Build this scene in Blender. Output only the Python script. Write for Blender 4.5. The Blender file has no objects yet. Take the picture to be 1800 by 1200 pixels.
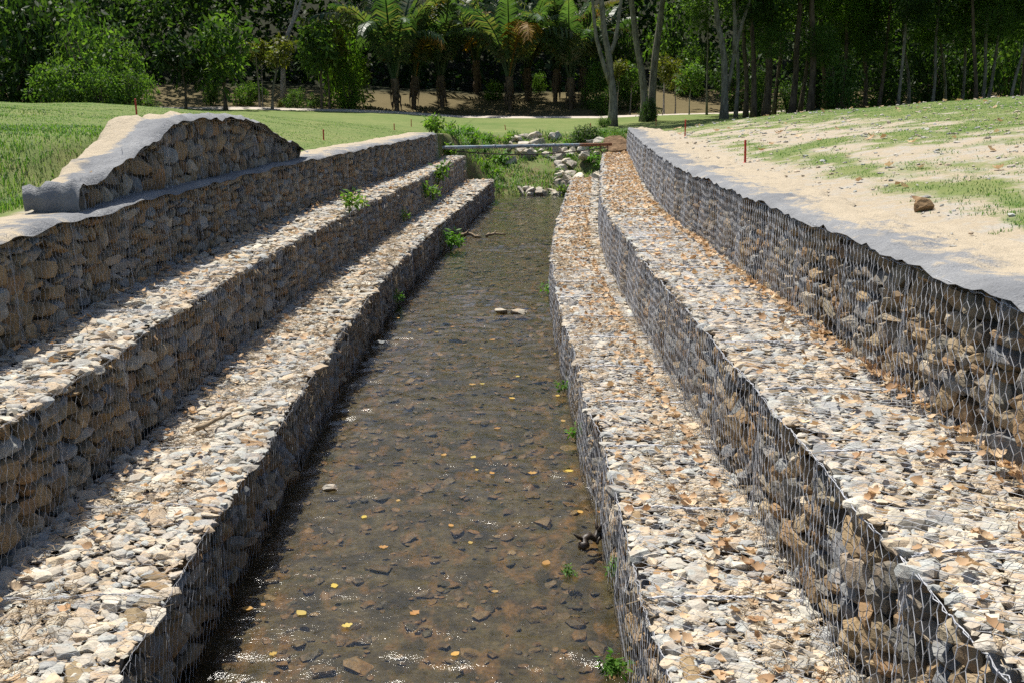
import bpy, math, random
import numpy as np
from mathutils import Matrix, Vector

# ------------------------------------------------------------------ camera, sky, sun, exposure
SCN = bpy.context.scene
COL = SCN.collection
F, HY, S = 1778.0, 166.0, 1.25          # focal length (photo pixels), horizon row, metres per unit of the survey
H = 3.154 * S                           # eye height over the near water
TH = math.atan((HY - 600) / F)
cam_d = bpy.data.cameras.new('camera'); cam = bpy.data.objects.new('camera', cam_d); COL.objects.link(cam)
cam.location = (0, 0, H); cam.rotation_euler = (math.pi / 2 + TH, 0, 0)
cam_d.sensor_width = 36; cam_d.lens = F / 1800 * 36; cam_d.clip_end = 2000; cam_d.clip_start = 0.05
SCN.camera = cam
SUN_TO = Vector((-0.26, 0.44, 1.0)).normalized()
wd = bpy.data.worlds.new('World'); SCN.world = wd; wd.use_nodes = True
wn = wd.node_tree; bg = wn.nodes['Background']
sky = wn.nodes.new('ShaderNodeTexSky'); sky.sky_type = 'NISHITA'; sky.sun_disc = False
sky.sun_elevation = math.asin(SUN_TO.z); sky.sun_rotation = math.atan2(SUN_TO.x, SUN_TO.y)
sky.air_density = 1.0; sky.dust_density = 1.2
wn.links.new(sky.outputs[0], bg.inputs[0]); bg.inputs[1].default_value = 0.085
sun_d = bpy.data.lights.new('sun', 'SUN'); sun_d.energy = 5.0; sun_d.angle = math.radians(0.53); sun_d.color = (1, .95, .86)
sun = bpy.data.objects.new('sun', sun_d); COL.objects.link(sun)
sun.rotation_euler = (-SUN_TO).to_track_quat('-Z', 'Y').to_euler(); sun.location = (-20, 40, 80)
SCN.view_settings.view_transform = 'Standard'; SCN.view_settings.look = 'None'
SCN.view_settings.gamma = 1.0; SCN.view_settings.use_curve_mapping = False
SCN.view_settings.exposure = 0.58
SCN.cycles.max_bounces = 4; SCN.cycles.diffuse_bounces = 3; SCN.cycles.glossy_bounces = 2
SCN.cycles.transparent_max_bounces = 12; SCN.cycles.transmission_bounces = 4
SCN.cycles.sample_clamp_indirect = 4.0; SCN.cycles.sample_clamp_direct = 12
SCN.cycles.caustics_reflective = False; SCN.cycles.caustics_refractive = False
SCN.cycles.use_denoising = False; SCN.cycles.use_adaptive_sampling = True; SCN.cycles.adaptive_threshold = .02

# ------------------------------------------------------------------ helpers
R = np.random.default_rng(7)
random.seed(7)

def ray(px, py):
    u = (px - 900) / F; v = -(py - 600) / F
    return np.array([u, math.cos(TH) - v * math.sin(TH), math.sin(TH) + v * math.cos(TH)])
def atD(px, py, D):
    d = ray(px, py); return np.array([0, 0, H]) + d * (D / d[1])
def project(P):
    P = np.asarray(P, float); x, y, z = P[..., 0], P[..., 1], P[..., 2] - H
    c = y * math.cos(TH) + z * math.sin(TH); up = -y * math.sin(TH) + z * math.cos(TH)
    c = np.maximum(c, 1e-3)
    return 900 + F * x / c, 600 - F * up / c, c

def hash2(ix, iy, seed):
    h = (ix.astype(np.int64) * 374761393 + iy.astype(np.int64) * 668265263 + seed * 1442695041) & 0xffffffff
    h = ((h ^ (h >> 13)) * 1274126177) & 0xffffffff
    return ((h ^ (h >> 16)) & 0xffff) / 65535.0
def vnoise(x, y, seed=0):
    x = np.asarray(x, float); y = np.asarray(y, float)
    ix = np.floor(x); iy = np.floor(y); fx = x - ix; fy = y - iy
    fx = fx * fx * (3 - 2 * fx); fy = fy * fy * (3 - 2 * fy)
    ix = ix.astype(np.int64); iy = iy.astype(np.int64)
    a = hash2(ix, iy, seed); b = hash2(ix + 1, iy, seed); c = hash2(ix, iy + 1, seed); d = hash2(ix + 1, iy + 1, seed)
    return (a * (1 - fx) + b * fx) * (1 - fy) + (c * (1 - fx) + d * fx) * fy
def fbm(x, y, seed=0, o=4):
    s = 0; a = .5; t = 0
    for k in range(o):
        s = s + a * vnoise(x * 2 ** k, y * 2 ** k, seed + k * 17); t += a; a *= .5
    return s / t
def sstep(a, b, x):
    t = np.clip((np.asarray(x, float) - a) / (b - a), 0, 1); return t * t * (3 - 2 * t)

def new_mesh(name, V, Fc, mats=None, attrs=None, smooth=False, colors=None):
    """V (n,3); Fc array (m,3) or (m,4) or list of such arrays"""
    V = np.asarray(V, np.float32)
    if not isinstance(Fc, list): Fc = [Fc]
    Fc = [np.asarray(f, np.int32) for f in Fc if len(f)]
    me = bpy.data.meshes.new(name)
    me.vertices.add(len(V)); me.vertices.foreach_set('co', V.ravel())
    nl = sum(f.size for f in Fc); npol = sum(len(f) for f in Fc)
    me.loops.add(nl); me.polygons.add(npol)
    me.loops.foreach_set('vertex_index', np.concatenate([f.ravel() for f in Fc]))
    tot = np.concatenate([np.full(len(f), f.shape[1], np.int32) for f in Fc])
    st = np.concatenate([[0], np.cumsum(tot)[:-1]]).astype(np.int32)
    me.polygons.foreach_set('loop_start', st)
    me.polygons.foreach_set('use_smooth', np.full(npol, smooth, bool))
    me.update(calc_edges=True)
    for k, a in (attrs or {}).items():
        at = me.attributes.new(k, 'FLOAT', 'POINT'); at.data.foreach_set('value', np.asarray(a, np.float32))
    for k, a in (colors or {}).items():
        at = me.attributes.new(k, 'FLOAT_COLOR', 'POINT'); at.data.foreach_set('color', np.asarray(a, np.float32).ravel())
    for m in (mats if isinstance(mats, (list, tuple)) else [mats]):
        if m: me.materials.append(m)
    return me

def tag(o, label=None, cat=None, group=None, kind=None):
    if label: o['label'] = label
    if cat: o['category'] = cat
    if group: o['group'] = group
    if kind: o['kind'] = kind
    return o
def link(name, me, parent=None, loc=None):
    o = bpy.data.objects.new(name, me); COL.objects.link(o)
    if parent: o.parent = parent
    if loc is not None: o.location = loc
    return o
def empty(name, loc, label, cat, group=None):
    o = bpy.data.objects.new(name, None); COL.objects.link(o); o.location = loc; o.empty_display_size = .2
    return tag(o, label, cat, group)

class MB:
    """collects geometry for one mesh"""
    def __init__(s): s.V = []; s.T = []; s.Q = []; s.A = []; s.n = 0
    def add(s, V, T=None, Q=None, tone=0.0):
        V = np.asarray(V, float)
        if T is not None and len(T): s.T.append(np.asarray(T) + s.n)
        if Q is not None and len(Q): s.Q.append(np.asarray(Q) + s.n)
        s.V.append(V); s.A.append(np.broadcast_to(np.asarray(tone, float), (len(V),))); s.n += len(V)
        return s
    def mesh(s, name, mat, smooth=False, origin=(0, 0, 0)):
        Fc = []
        if s.T: Fc.append(np.concatenate(s.T))
        if s.Q: Fc.append(np.concatenate(s.Q))
        return new_mesh(name, np.concatenate(s.V) - np.asarray(origin, float), Fc, mat, {'tone': np.concatenate(s.A)}, smooth)
    def tube(s, P, rad, n=6, tone=0.0, cap=True):
        P = np.asarray(P, float); m = len(P); rad = np.broadcast_to(np.asarray(rad, float), (m,))
        T = np.gradient(P, axis=0); T /= np.linalg.norm(T, axis=1)[:, None] + 1e-9
        ref = np.array([0, 0, 1.]) if abs(T[0, 2]) < .8 else np.array([1., 0, 0])
        U = np.cross(T, ref); U /= np.linalg.norm(U, axis=1)[:, None] + 1e-9; W = np.cross(T, U)
        a = np.arange(n) * 2 * math.pi / n
        V = P[:, None] + rad[:, None, None] * (np.cos(a)[None, :, None] * U[:, None] + np.sin(a)[None, :, None] * W[:, None])
        i = np.arange(m - 1)[:, None] * n; j = np.arange(n)[None]; k = (j + 1) % n
        Q = np.stack([i + j, i + k, i + n + k, i + n + j], -1).reshape(-1, 4)
        V = V.reshape(-1, 3); Tt = None
        if cap:
            V = np.concatenate([V, P[:1], P[-1:]])
            jj = np.arange(n); kk = (jj + 1) % n
            Tt = np.concatenate([np.stack([kk, jj, np.full(n, m * n)], -1), np.stack([(m - 1) * n + jj, (m - 1) * n + kk, np.full(n, m * n + 1)], -1)])
        return s.add(V, Tt, Q, tone)

def prisms(A, B, rad, N):
    """many thin 3-sided wires A->B; N a reference normal"""
    D = B - A; L = np.linalg.norm(D, axis=1)[:, None] + 1e-9; D = D / L
    U = np.broadcast_to(N, A.shape); W = np.cross(D, U); W /= np.linalg.norm(W, axis=1)[:, None] + 1e-9; U = np.cross(W, D)
    rad = np.broadcast_to(np.asarray(rad, float), (len(A),))[:, None]
    V = np.empty((len(A), 6, 3))
    for k in range(3):
        o = rad * (math.cos(k * 2.0944) * U + math.sin(k * 2.0944) * W)
        V[:, k] = A + o; V[:, k + 3] = B + o
    b = np.arange(len(A))[:, None] * 6
    Q = np.concatenate([b + np.array([[0, 1, 4, 3]]), b + np.array([[1, 2, 5, 4]]), b + np.array([[2, 0, 3, 5]])])
    return V.reshape(-1, 3), Q

# ------------------------------------------------------------------ materials
def mat(name):
    m = bpy.data.materials.new(name); m.use_nodes = True; nt = m.node_tree
    for n in list(nt.nodes): nt.nodes.remove(n)
    out = nt.nodes.new('ShaderNodeOutputMaterial')
    return m, nt, out
class NT:
    def __init__(s, nt): s.nt = nt
    def n(s, t, **kw):
        nd = s.nt.nodes.new('ShaderNode' + t)
        for k, v in kw.items():
            if k.startswith('i_'):
                key = k[2:]; key = int(key) if key.isdigit() else key.replace('_', ' ')
                s.put(nd, key, v)
            else: setattr(nd, k, v)
        return nd
    def put(s, nd, key, v):
        if isinstance(v, bpy.types.NodeSocket): s.nt.links.new(v, nd.inputs[key])
        else: nd.inputs[key].default_value = v
    def math(s, op, a, b=0.0, clamp=False):
        nd = s.n('Math', operation=op, use_clamp=clamp); s.put(nd, 0, a); s.put(nd, 1, b); return nd.outputs[0]
    def mix(s, f, a, b, mode='MIX'):
        nd = s.n('Mix', data_type='RGBA', blend_type=mode, clamp_factor=True); s.put(nd, 0, f); s.put(nd, 6, a); s.put(nd, 7, b); return nd.outputs[2]
    def noise(s, vec, scale, detail=4, rough=.55, out=0):
        nd = s.n('TexNoise', i_Scale=scale, i_Detail=detail, i_Roughness=rough); s.nt.links.new(vec, nd.inputs['Vector']); return nd.outputs[out]
    def ramp(s, f, stops, interp='LINEAR'):
        nd = s.n('ValToRGB'); cr = nd.color_ramp; cr.interpolation = interp
        while len(cr.elements) > 1: cr.elements.remove(cr.elements[-1])
        cr.elements[0].position = stops[0][0]; cr.elements[0].color = (*stops[0][1], 1)
        for p, c in stops[1:]:
            e = cr.elements.new(p); e.color = (*c, 1)
        s.put(nd, 0, f); return nd.outputs[0]
    def pos(s): return s.n('NewGeometry').outputs['Position']
    def obj(s): return s.n('TexCoord').outputs['Object']
    def scale(s, vec, v):
        nd = s.n('Mapping'); s.put(nd, 'Vector', vec); nd.inputs['Scale'].default_value = v; return nd.outputs[0]
    def bump(s, h, strength, dist, normal=None):
        nd = s.n('Bump', i_Strength=strength, i_Distance=dist, i_Height=h)
        if normal: s.nt.links.new(normal, nd.inputs['Normal'])
        return nd.outputs[0]
    def tone(s):
        a = s.n('Attribute', attribute_name='tone').outputs['Fac']; r = s.n('ObjectInfo').outputs['Random']
        return s.math('FRACT', s.math('ADD', a, r))
def c(*v): return (*v, 1)
def bsdf(T, out, col, rough=.8, spec=.3, normal=None, metal=0.0):
    b = T.n('BsdfPrincipled'); T.put(b, 'Base Color', col); T.put(b, 'Roughness', rough); T.put(b, 'Specular IOR Level', spec); T.put(b, 'Metallic', metal)
    if normal: T.put(b, 'Normal', normal)
    T.nt.links.new(b.outputs[0], out.inputs[0]); return b

def stone_mat(name, pal, mott=.35, rough=.85, hv=.72):
    m, nt, out = mat(name); T = NT(nt)
    t = T.tone(); p = T.pos()
    stops = [(i / len(pal), pal[i]) for i in range(len(pal))]
    base = T.ramp(t, stops, 'CONSTANT')
    hue = T.math('FRACT', T.math('MULTIPLY', t, 37.7))
    base = T.mix(1.0, base, T.ramp(hue, [(0, (hv, hv, hv + .02)), (1, (1.9 - hv, 1.9 - hv, 1.86 - hv))]), 'MULTIPLY')
    n1 = T.noise(p, 14, 5, .65); n2 = T.noise(T.scale(p, (1, 1, 3)), 55, 3, .6)
    base = T.mix(1.0, base, T.ramp(n1, [(.25, (1 - mott,) * 3), (.75, (1 + mott * .7,) * 3)]), 'MULTIPLY')
    base = T.mix(T.math('MULTIPLY', T.ramp(T.noise(p, 7, 3), [(.5, (0, 0, 0)), (.7, (1, 1, 1))]), .45), base, c(.28, .16, .07))
    base = T.mix(1.0, base, T.ramp(n2, [(.3, (.82,) * 3), (.7, (1.12,) * 3)]), 'MULTIPLY')
    nb = T.bump(T.math('ADD', n1, T.math('MULTIPLY', n2, .5)), .5, .02)
    bsdf(T, out, base, rough, .25, nb); return m
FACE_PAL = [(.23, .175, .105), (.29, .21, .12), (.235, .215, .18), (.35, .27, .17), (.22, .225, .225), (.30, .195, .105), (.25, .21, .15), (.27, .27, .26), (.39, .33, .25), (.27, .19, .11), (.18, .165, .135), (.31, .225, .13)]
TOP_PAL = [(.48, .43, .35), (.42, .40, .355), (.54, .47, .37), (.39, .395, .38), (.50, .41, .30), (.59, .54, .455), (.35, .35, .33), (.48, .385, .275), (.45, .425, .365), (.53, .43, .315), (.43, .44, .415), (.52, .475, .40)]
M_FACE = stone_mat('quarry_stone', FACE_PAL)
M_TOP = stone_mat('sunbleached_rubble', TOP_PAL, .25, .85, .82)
M_PALE = stone_mat('pale_limestone', [(.58, .53, .44), (.5, .45, .36), (.43, .39, .32), (.62, .57, .48)], .4)
M_BROWN = stone_mat('brown_rock', [(.25, .16, .08), (.28, .19, .10)])
M_WET = stone_mat('wet_stream_stone', [(.075, .055, .03), (.06, .06, .045), (.11, .08, .045), (.09, .075, .05), (.05, .05, .042), (.15, .095, .045), (.07, .055, .033), (.11, .09, .06), (.17, .13, .075)], .5, .5)

def simple(name, col, var=.2, scale=20, rough=.8, spec=.3, metal=0, col2=None, bump=.2, bd=.01):
    m, nt, out = mat(name); T = NT(nt); p = T.pos()
    n1 = T.noise(p, scale, 5, .6)
    c2 = col2 or tuple(v * (1 - var) for v in col)
    base = T.mix(T.ramp(n1, [(.35, (0,) * 3), (.65, (1,) * 3)]), c(*c2), c(*col))
    bsdf(T, out, base, rough, spec, T.bump(n1, bump, bd), metal); return m
M_CORE = simple('packed_fill', (.10, .085, .065), .6, 25, .95, .1)
M_CORETOP = simple('stone_dust_fill', (.33, .28, .21), .45, 30, .95, .1, bump=.6, bd=.02)
M_WIRE = simple('galvanised_wire', (.55, .56, .59), .4, 9, .55, .4, .0, bump=0)
M_STRAW = simple('dry_straw', (.48, .37, .24), .45, 3, .8, .2, bump=0)
M_WOOD = simple('driftwood', (.34, .26, .17), .5, 14, .9, .2, bump=.6)
M_WETWOOD = simple('wet_driftwood', (.045, .03, .02), .5, 14, .5, .5, bump=.6)
M_STAKE = simple('red_stake_paint', (.52, .05, .03), .35, 30, .6, .4)
M_SOIL = simple('red_brown_soil', (.26, .17, .10), .5, 8, .95, .1, bump=.8, bd=.05)

def pipe_mat():
    m, nt, out = mat('weathered_steel_pipe'); T = NT(nt); p = T.pos()
    n1 = T.noise(T.scale(p, (.9, 6, 6)), 1.4, 4, .6)
    base = T.ramp(n1, [(.36, (.14, .16, .17)), (.47, (.30, .31, .32)), (.56, (.16, .29, .37)), (.64, (.40, .38, .34)), (.75, (.23, .13, .07))])
    rust = T.ramp(T.math('ADD', T.math('MULTIPLY', T.n('SeparateXYZ', i_0=p).outputs[0], .25), T.math('MULTIPLY', n1, .5)), [(.95, (0,) * 3), (1.0, (1,) * 3)])
    base = T.mix(rust, base, c(.22, .10, .05))
    bsdf(T, out, base, .55, .4, T.bump(T.noise(p, 30), .2, .01), .2); return m
M_PIPE = pipe_mat()

def leaf_mat(name, pal, trans=.4, rough=.55, spec=.2, tint=(1.5, 1.7, .55)):
    m, nt, out = mat(name); T = NT(nt)
    t = T.tone(); base = T.ramp(t, [(i / max(1, len(pal) - 1), pal[i]) for i in range(len(pal))])
    base = T.mix(1.0, base, T.ramp(T.noise(T.pos(), .7, 3), [(.3, (.62,) * 3), (.7, (1.3,) * 3)]), 'MULTIPLY')
    b = T.n('BsdfPrincipled'); T.put(b, 'Base Color', base); T.put(b, 'Roughness', rough); T.put(b, 'Specular IOR Level', spec)
    tr = T.n('BsdfTranslucent'); T.put(tr, 'Color', T.mix(1.0, base, c(*tint), 'MULTIPLY'))
    mx = T.n('MixShader'); T.put(mx, 0, trans); nt.links.new(b.outputs[0], mx.inputs[1]); nt.links.new(tr.outputs[0], mx.inputs[2])
    nt.links.new(mx.outputs[0], out.inputs[0]); return m
M_LEAF_A = leaf_mat('broad_green_leaves', [(.035, .075, .018), (.06, .115, .026), (.085, .15, .035), (.12, .18, .045)], .5)
M_LEAF_B = leaf_mat('dark_forest_leaves', [(.019, .042, .013), (.031, .064, .018), (.045, .084, .024), (.066, .105, .032)], .45)
M_LEAF_C = leaf_mat('bright_green_leaves', [(.06, .13, .022), (.09, .175, .03), (.125, .21, .04), (.15, .20, .045)], .5)
M_LEAF_D = leaf_mat('yellow_green_leaves', [(.07, .095, .02), (.11, .13, .025), (.16, .15, .03), (.09, .11, .025)])
M_PALM = leaf_mat('palm_leaflets', [(.038, .074, .032), (.052, .097, .04), (.07, .118, .046), (.15, .145, .07)], .42, .45, .4)
M_PALM_DRY = leaf_mat('yellowing_palm_leaflets', [(.05, .07, .015), (.13, .11, .02), (.26, .14, .025), (.22, .13, .03)], .35)
M_FIBRE = simple('palm_trunk_fibre', (.17, .125, .085), .6, 6, .95, .1, bump=.9, bd=.05)
M_WEED = leaf_mat('bright_weed_leaves', [(.06, .15, .02), (.10, .22, .03), (.14, .26, .05)], .4)
M_DRYLEAF = leaf_mat('dry_tan_leaf', [(.50, .34, .20), (.60, .44, .28), (.42, .26, .14), (.64, .50, .34), (.55, .38, .23), (.32, .18, .09)], .2, .7, .2, (1.1, 1, .8))
M_YLEAF = leaf_mat('yellow_leaf', [(.46, .34, .05), (.42, .24, .05), (.36, .17, .05), (.45, .36, .08), (.30, .17, .06)], .15, .6, .3, (1, 1, .8))
M_GRASS = leaf_mat('grass_blades', [(.05, .125, .028), (.075, .165, .036), (.11, .195, .05), (.175, .225, .085)], .4, .55, .3)
def bark(name, a, b):
    m, nt, out = mat(name); T = NT(nt); p = T.pos()
    n1 = T.noise(T.scale(p, (3, 3, .8)), 2.2, 5, .65); n2 = T.noise(p, 16, 4)
    base = T.mix(T.ramp(n1, [(.38, (0,) * 3), (.6, (1,) * 3)]), c(*a), c(*b))
    base = T.mix(1., base, T.ramp(n2, [(.3, (.7,) * 3), (.7, (1.2,) * 3)]), 'MULTIPLY')
    bsdf(T, out, base, .9, .15, T.bump(n2, .5, .03)); return m
M_BARK = bark('pale_mottled_bark', (.10, .09, .07), (.23, .21, .17))
M_BARK_D = bark('brown_bark', (.06, .045, .032), (.15, .115, .08))
M_BARK_W = bark('whitish_bark', (.22, .19, .16), (.42, .38, .34))

def geotextile_mat(name='geotextile', sand=.5):
    m, nt, out = mat(name); T = NT(nt); p = T.pos()
    n1 = T.noise(p, 1.3, 5, .6); n2 = T.noise(p, 60, 3); n3 = T.noise(p, 6, 5, .65)
    fab = T.mix(T.ramp(n1, [(.3, (0,) * 3), (.7, (1,) * 3)]), c(.155, .16, .17), c(.26, .264, .27))
    fab = T.mix(1., fab, T.ramp(n2, [(.3, (.85,) * 3), (.7, (1.12,) * 3)]), 'MULTIPLY')
    snd = T.mix(n3, c(.33, .275, .195), c(.46, .39, .29))
    f = T.ramp(T.math('ADD', T.math('MULTIPLY', T.n('Attribute', attribute_name='sand').outputs['Fac'], 1.0), T.math('MULTIPLY', T.math('SUBTRACT', T.math('ADD', T.math('MULTIPLY', n1, .6), T.math('MULTIPLY', n3, .4)), .5), 2.2)), [(.42, (0,) * 3), (.62, (1,) * 3)])
    base = T.mix(f, fab, snd)
    bsdf(T, out, base, .9, .15, T.bump(T.math('ADD', n2, T.math('MULTIPLY', n3, 3.0)), .6, .03)); return m
M_GEO = geotextile_mat()

def ground_mat():
    m, nt, out = mat('lawn_sand_and_soil'); T = NT(nt); p = T.pos()
    a = T.n('Attribute', attribute_name='cover'); sep = T.n('SeparateColor'); nt.links.new(a.outputs['Color'], sep.inputs[0])
    nf = T.noise(p, 9, 6, .7); nm = T.noise(p, 1.6, 5, .6); nl = T.noise(p, .22, 4, .6); nx = T.noise(p, 45, 4, .7)
    pert = T.math('MULTIPLY', T.math('SUBTRACT', T.math('ADD', T.math('MULTIPLY', nm, .45), T.math('MULTIPLY', nf, .55)), .5), 2.0)
    g = T.ramp(T.math('ADD', sep.outputs[0], pert), [(.34, (0,) * 3), (.74, (1,) * 3)])
    s = T.ramp(T.math('ADD', sep.outputs[2], T.math('MULTIPLY', pert, .8)), [(.4, (0,) * 3), (.6, (1,) * 3)])
    sand = T.mix(nf, c(.30, .25, .18), c(.44, .38, .285)); sand = T.mix(T.math('MULTIPLY', nm, .6), sand, c(.39, .31, .21))
    sand = T.mix(T.ramp(T.noise(p, 3.3, 6, .75), [(.46, (0,) * 3), (.62, (1,) * 3)]), sand, c(.36, .335, .29))
    grass = T.mix(T.ramp(nl, [(.35, (0,) * 3), (.65, (1,) * 3)]), c(.12, .175, .05), (.18, .215, .075, 1))
    grass = T.mix(T.ramp(nf, [(.3, (0,) * 3), (.75, (1,) * 3)]), T.mix(.35, grass, c(.05, .09, .02)), grass)
    grass = T.mix(T.math('MULTIPLY', T.ramp(nm, [(.45, (0,) * 3), (.75, (1,) * 3)]), .45), grass, c(.27, .25, .11))
    soil = T.mix(nm, c(.105, .08, .042), c(.19, .145, .08)); soil = T.mix(T.math('MULTIPLY', nf, .5), soil, c(.10, .10, .04))
    base = T.mix(g, sand, grass); base = T.mix(s, base, soil)
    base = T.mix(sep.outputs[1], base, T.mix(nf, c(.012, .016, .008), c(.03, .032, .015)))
    base = T.mix(1., base, T.ramp(nx, [(.25, (.72,) * 3), (.75, (1.22,) * 3)]), 'MULTIPLY')
    nb = T.bump(T.math('ADD', nx, T.math('MULTIPLY', nf, 2.)), .5, .03)
    bsdf(T, out, base, .95, .1, nb); return m
M_GROUND = ground_mat()
def bed_mat():
    m, nt, out = mat('stream_bed_mud'); T = NT(nt); p = T.pos()
    n1 = T.noise(p, 2.2, 5, .6); n2 = T.noise(p, 14, 5, .7); n3 = T.noise(T.scale(p, (1, .5, 1)), 5, 4, .6)
    base = T.ramp(n1, [(.3, (.019, .02, .012)), (.45, (.045, .041, .024)), (.58, (.085, .076, .046)), (.7, (.028, .032, .016))])
    base = T.mix(T.ramp(n3, [(.52, (0,) * 3), (.66, (1,) * 3)]), base, c(.13, .085, .04))
    base = T.mix(1., base, T.ramp(n2, [(.3, (.4,) * 3), (.7, (1.6,) * 3)]), 'MULTIPLY')
    bsdf(T, out, base, .8, .2, T.bump(n2, .6, .03)); return m
M_BED = bed_mat()
def water_mat():
    m, nt, out = mat('shallow_running_water'); T = NT(nt); p = T.pos()
    w2 = T.noise(T.scale(p, (1.0, 1.7, 1)), 17, 4, .6); w3 = T.noise(T.scale(p, (1, 1.4, 1)), 48, 3, .6)
    hgt = T.math('ADD', T.math('MULTIPLY', w2, .6), T.math('MULTIPLY', w3, .25))
    nb = T.bump(hgt, .5, .02)
    fr = T.n('Fresnel', i_IOR=1.42); T.put(fr, 'Normal', nb)
    tr = T.n('BsdfTransparent'); T.put(tr, 'Color', c(.86, .80, .68))
    gl = T.n('BsdfGlossy'); T.put(gl, 'Roughness', .11); T.put(gl, 'Normal', nb); T.put(gl, 'Color', c(1, 1, 1))
    mx = T.n('MixShader'); T.put(mx, 0, fr.outputs[0]); nt.links.new(tr.outputs[0], mx.inputs[1]); nt.links.new(gl.outputs[0], mx.inputs[2])
    nt.links.new(mx.outputs[0], out.inputs[0]); return m
M_WATER = water_mat()
M_PATH = simple('pale_path', (.52, .46, .40), .25, 4, .95, .1)

# ------------------------------------------------------------------ the survey: wall lines and levels
SL = -.0068
BASE = [0, .595 * S, 1.376 * S, 2.172 * S]
def lev(k, y): return BASE[k] + SL * (np.asarray(y, float) - 8.75)
CUR = dict(
 L1=([1, 4, 7, 10, 13, 16, 19, 22, 25, 28, 31, 34], [-1.74, -1.78, -1.82, -1.90, -1.88, -1.82, -1.64, -1.47, -1.25, -1.01, -.78, -.54]),
 L2=([1, 4, 7, 10, 13, 16, 19, 22, 25, 28, 31, 33.5], [-2.74, -2.77, -2.80, -2.86, -2.77, -2.63, -2.43, -2.25, -2.05, -1.86, -1.66, -1.5]),
 L3=([1, 4, 7, 10, 13, 16, 19, 22, 25, 28, 31], [-3.5, -3.52, -3.54, -3.62, -3.58, -3.45, -3.26, -3.0, -2.75, -2.5, -2.25]),
 R1=([1, 4, 7, 10, 13, 16, 19, 22, 25, 28, 31, 34.5], [.74, .70, .67, .635, .60, .63, .77, .98, 1.22, 1.46, 1.73, 2.0]),
 R2=([1, 4, 7, 10, 13, 16, 19, 22, 25, 28, 31, 35.5], [1.53, 1.51, 1.49, 1.465, 1.49, 1.53, 1.66, 1.91, 2.18, 2.45, 2.72, 3.13]),
 R3=([1, 4, 7, 10, 13, 16, 19, 22, 25, 28, 31, 36], [2.36, 2.36, 2.345, 2.36, 2.37, 2.44, 2.66, 2.89, 3.12, 3.36, 3.62, 4.05]))
for k in CUR:
    yy = np.array(CUR[k][0], float) * S; xx = np.array(CUR[k][1]) * S
    gy = np.arange(yy[0], yy[-1] + .05, .1); gx = np.interp(gy, yy, xx)
    kern = np.hanning(25); kern /= kern.sum()
    gx = np.convolve(np.pad(gx, 12, mode='reflect', reflect_type='odd'), kern, 'valid')
    CUR[k] = (gy, gx)
def X(k, y): return np.interp(y, CUR[k][0], CUR[k][1])
YEND = {k: CUR[k][0][-1] for k in CUR}
def xl(y): return np.where(np.asarray(y) < YEND['L3'], X('L3', y), -2.81 + .0 * np.asarray(y))
def xr(y): return X('R3', y) + .08 * np.clip(np.asarray(y, float) - 45, 0, 10)
def mound_h(y): return np.interp(y, [10.9, 11.3, 12.4, 13.5, 14.1, 16, 17.8, 18.6, 19.4, 20.6, 21.7], [.26, .30, .46, .68, .88, .92, .87, .76, .58, .36, .12])
def xm(y): return X('L3', y) - .17          # front face of the stone mound

def terr(x, y):
    x = np.asarray(x, float); y = np.asarray(y, float)
    z = np.interp(y, [0, 8.75, 39, 50, 85, 100], [2.77, 2.715, 2.5, 2.1, 2.18, 2.2])
    L, Rr = xl(y), xr(y)
    dr = np.clip(x - Rr - .9, 0, None); fy = np.interp(y, [0, 40, 62, 80], [1, 1, .45, .3])
    z = z + 2.0 * (1 - np.exp(-dr / 12)) * fy
    dl = np.clip(L - x - 1.3, 0, None); fl = np.interp(y, [0, 8, 12, 45, 66], [.55, .6, 1, 1, .5])
    z = z + 1.45 * (1 - np.exp(-dl / 9)) * fl
    z = z + np.interp(y, [9.5, 11, 12.4, 14, 17.8, 19.5, 22], [0, .12, .28, .62, .6, .35, 0]) * sstep(0, .5, dl) * np.exp(-(dl / 5.) ** 2)
    und = (fbm(x * .12, y * .12, 3) - .5) * .35 + (fbm(x * .5, y * .5, 5) - .5) * .12
    away = sstep(.5, 6, np.minimum(np.where(x > Rr, x - Rr, 99), np.where(x < L, L - x, 99)))
    z = z + und * np.where((x > Rr) | (x < L), away, 0) + np.where((x <= Rr) & (x >= L) & (y > 51), und * .4, 0)
    z = z + 1.9 * sstep(84, 98, y + 1.5 * np.sin(x * .13)) + .5 * np.clip(y - 112, 0, 130) + (fbm(x * .2, y * .2, 9) - .5) * 1.2 * sstep(88, 105, y)
    return z
def gl(y): return xl(y) - .34 * (1 - sstep(38.4, 39.0, y))     # where the ground sheet ends behind the walls
def gr(y): return xr(y) + .34 * (1 - sstep(44.6, 45.2, y))
def ditch(x, y):
    """ground between the wall crests (below the channel, then the ditch past its end)"""
    L, Rr = gl(y), gr(y)
    t = (x - L) / (Rr - L)
    zb = np.interp(y, [0, 42.4, 43.2, 44.5, 46, 48, 50, 51.5], [-.7, -.7, -.34, .05, .5, 1.15, 1.8, 2.1])
    wl = np.interp(y, [0, 41.8, 43.5], [.012, .012, .30]); wr = np.interp(y, [0, 45, 46.5], [.012, .012, .36])
    def ss(w, t): u = np.clip(t / w, 0, 1); return u * u * (3 - 2 * u)
    U = ss(wl, t) * ss(wr, 1 - t)
    z0 = np.interp(y, [0, 8.75, 39, 50, 85, 100], [2.77, 2.715, 2.5, 2.1, 2.18, 2.2])
    z = z0 + (zb - z0) * U
    z = z + (fbm(x * .8, y * .8, 21) - .5) * .5 * U * sstep(43, 44, y) * (1 - sstep(49, 52, y))
    return np.where(y > 51.5, terr(x, y), z)
def ground_z(x, y):
    x = np.asarray(x, float); y = np.asarray(y, float)
    return np.where((x > gl(y)) & (x < gr(y)), ditch(x, y), terr(x, y))
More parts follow.
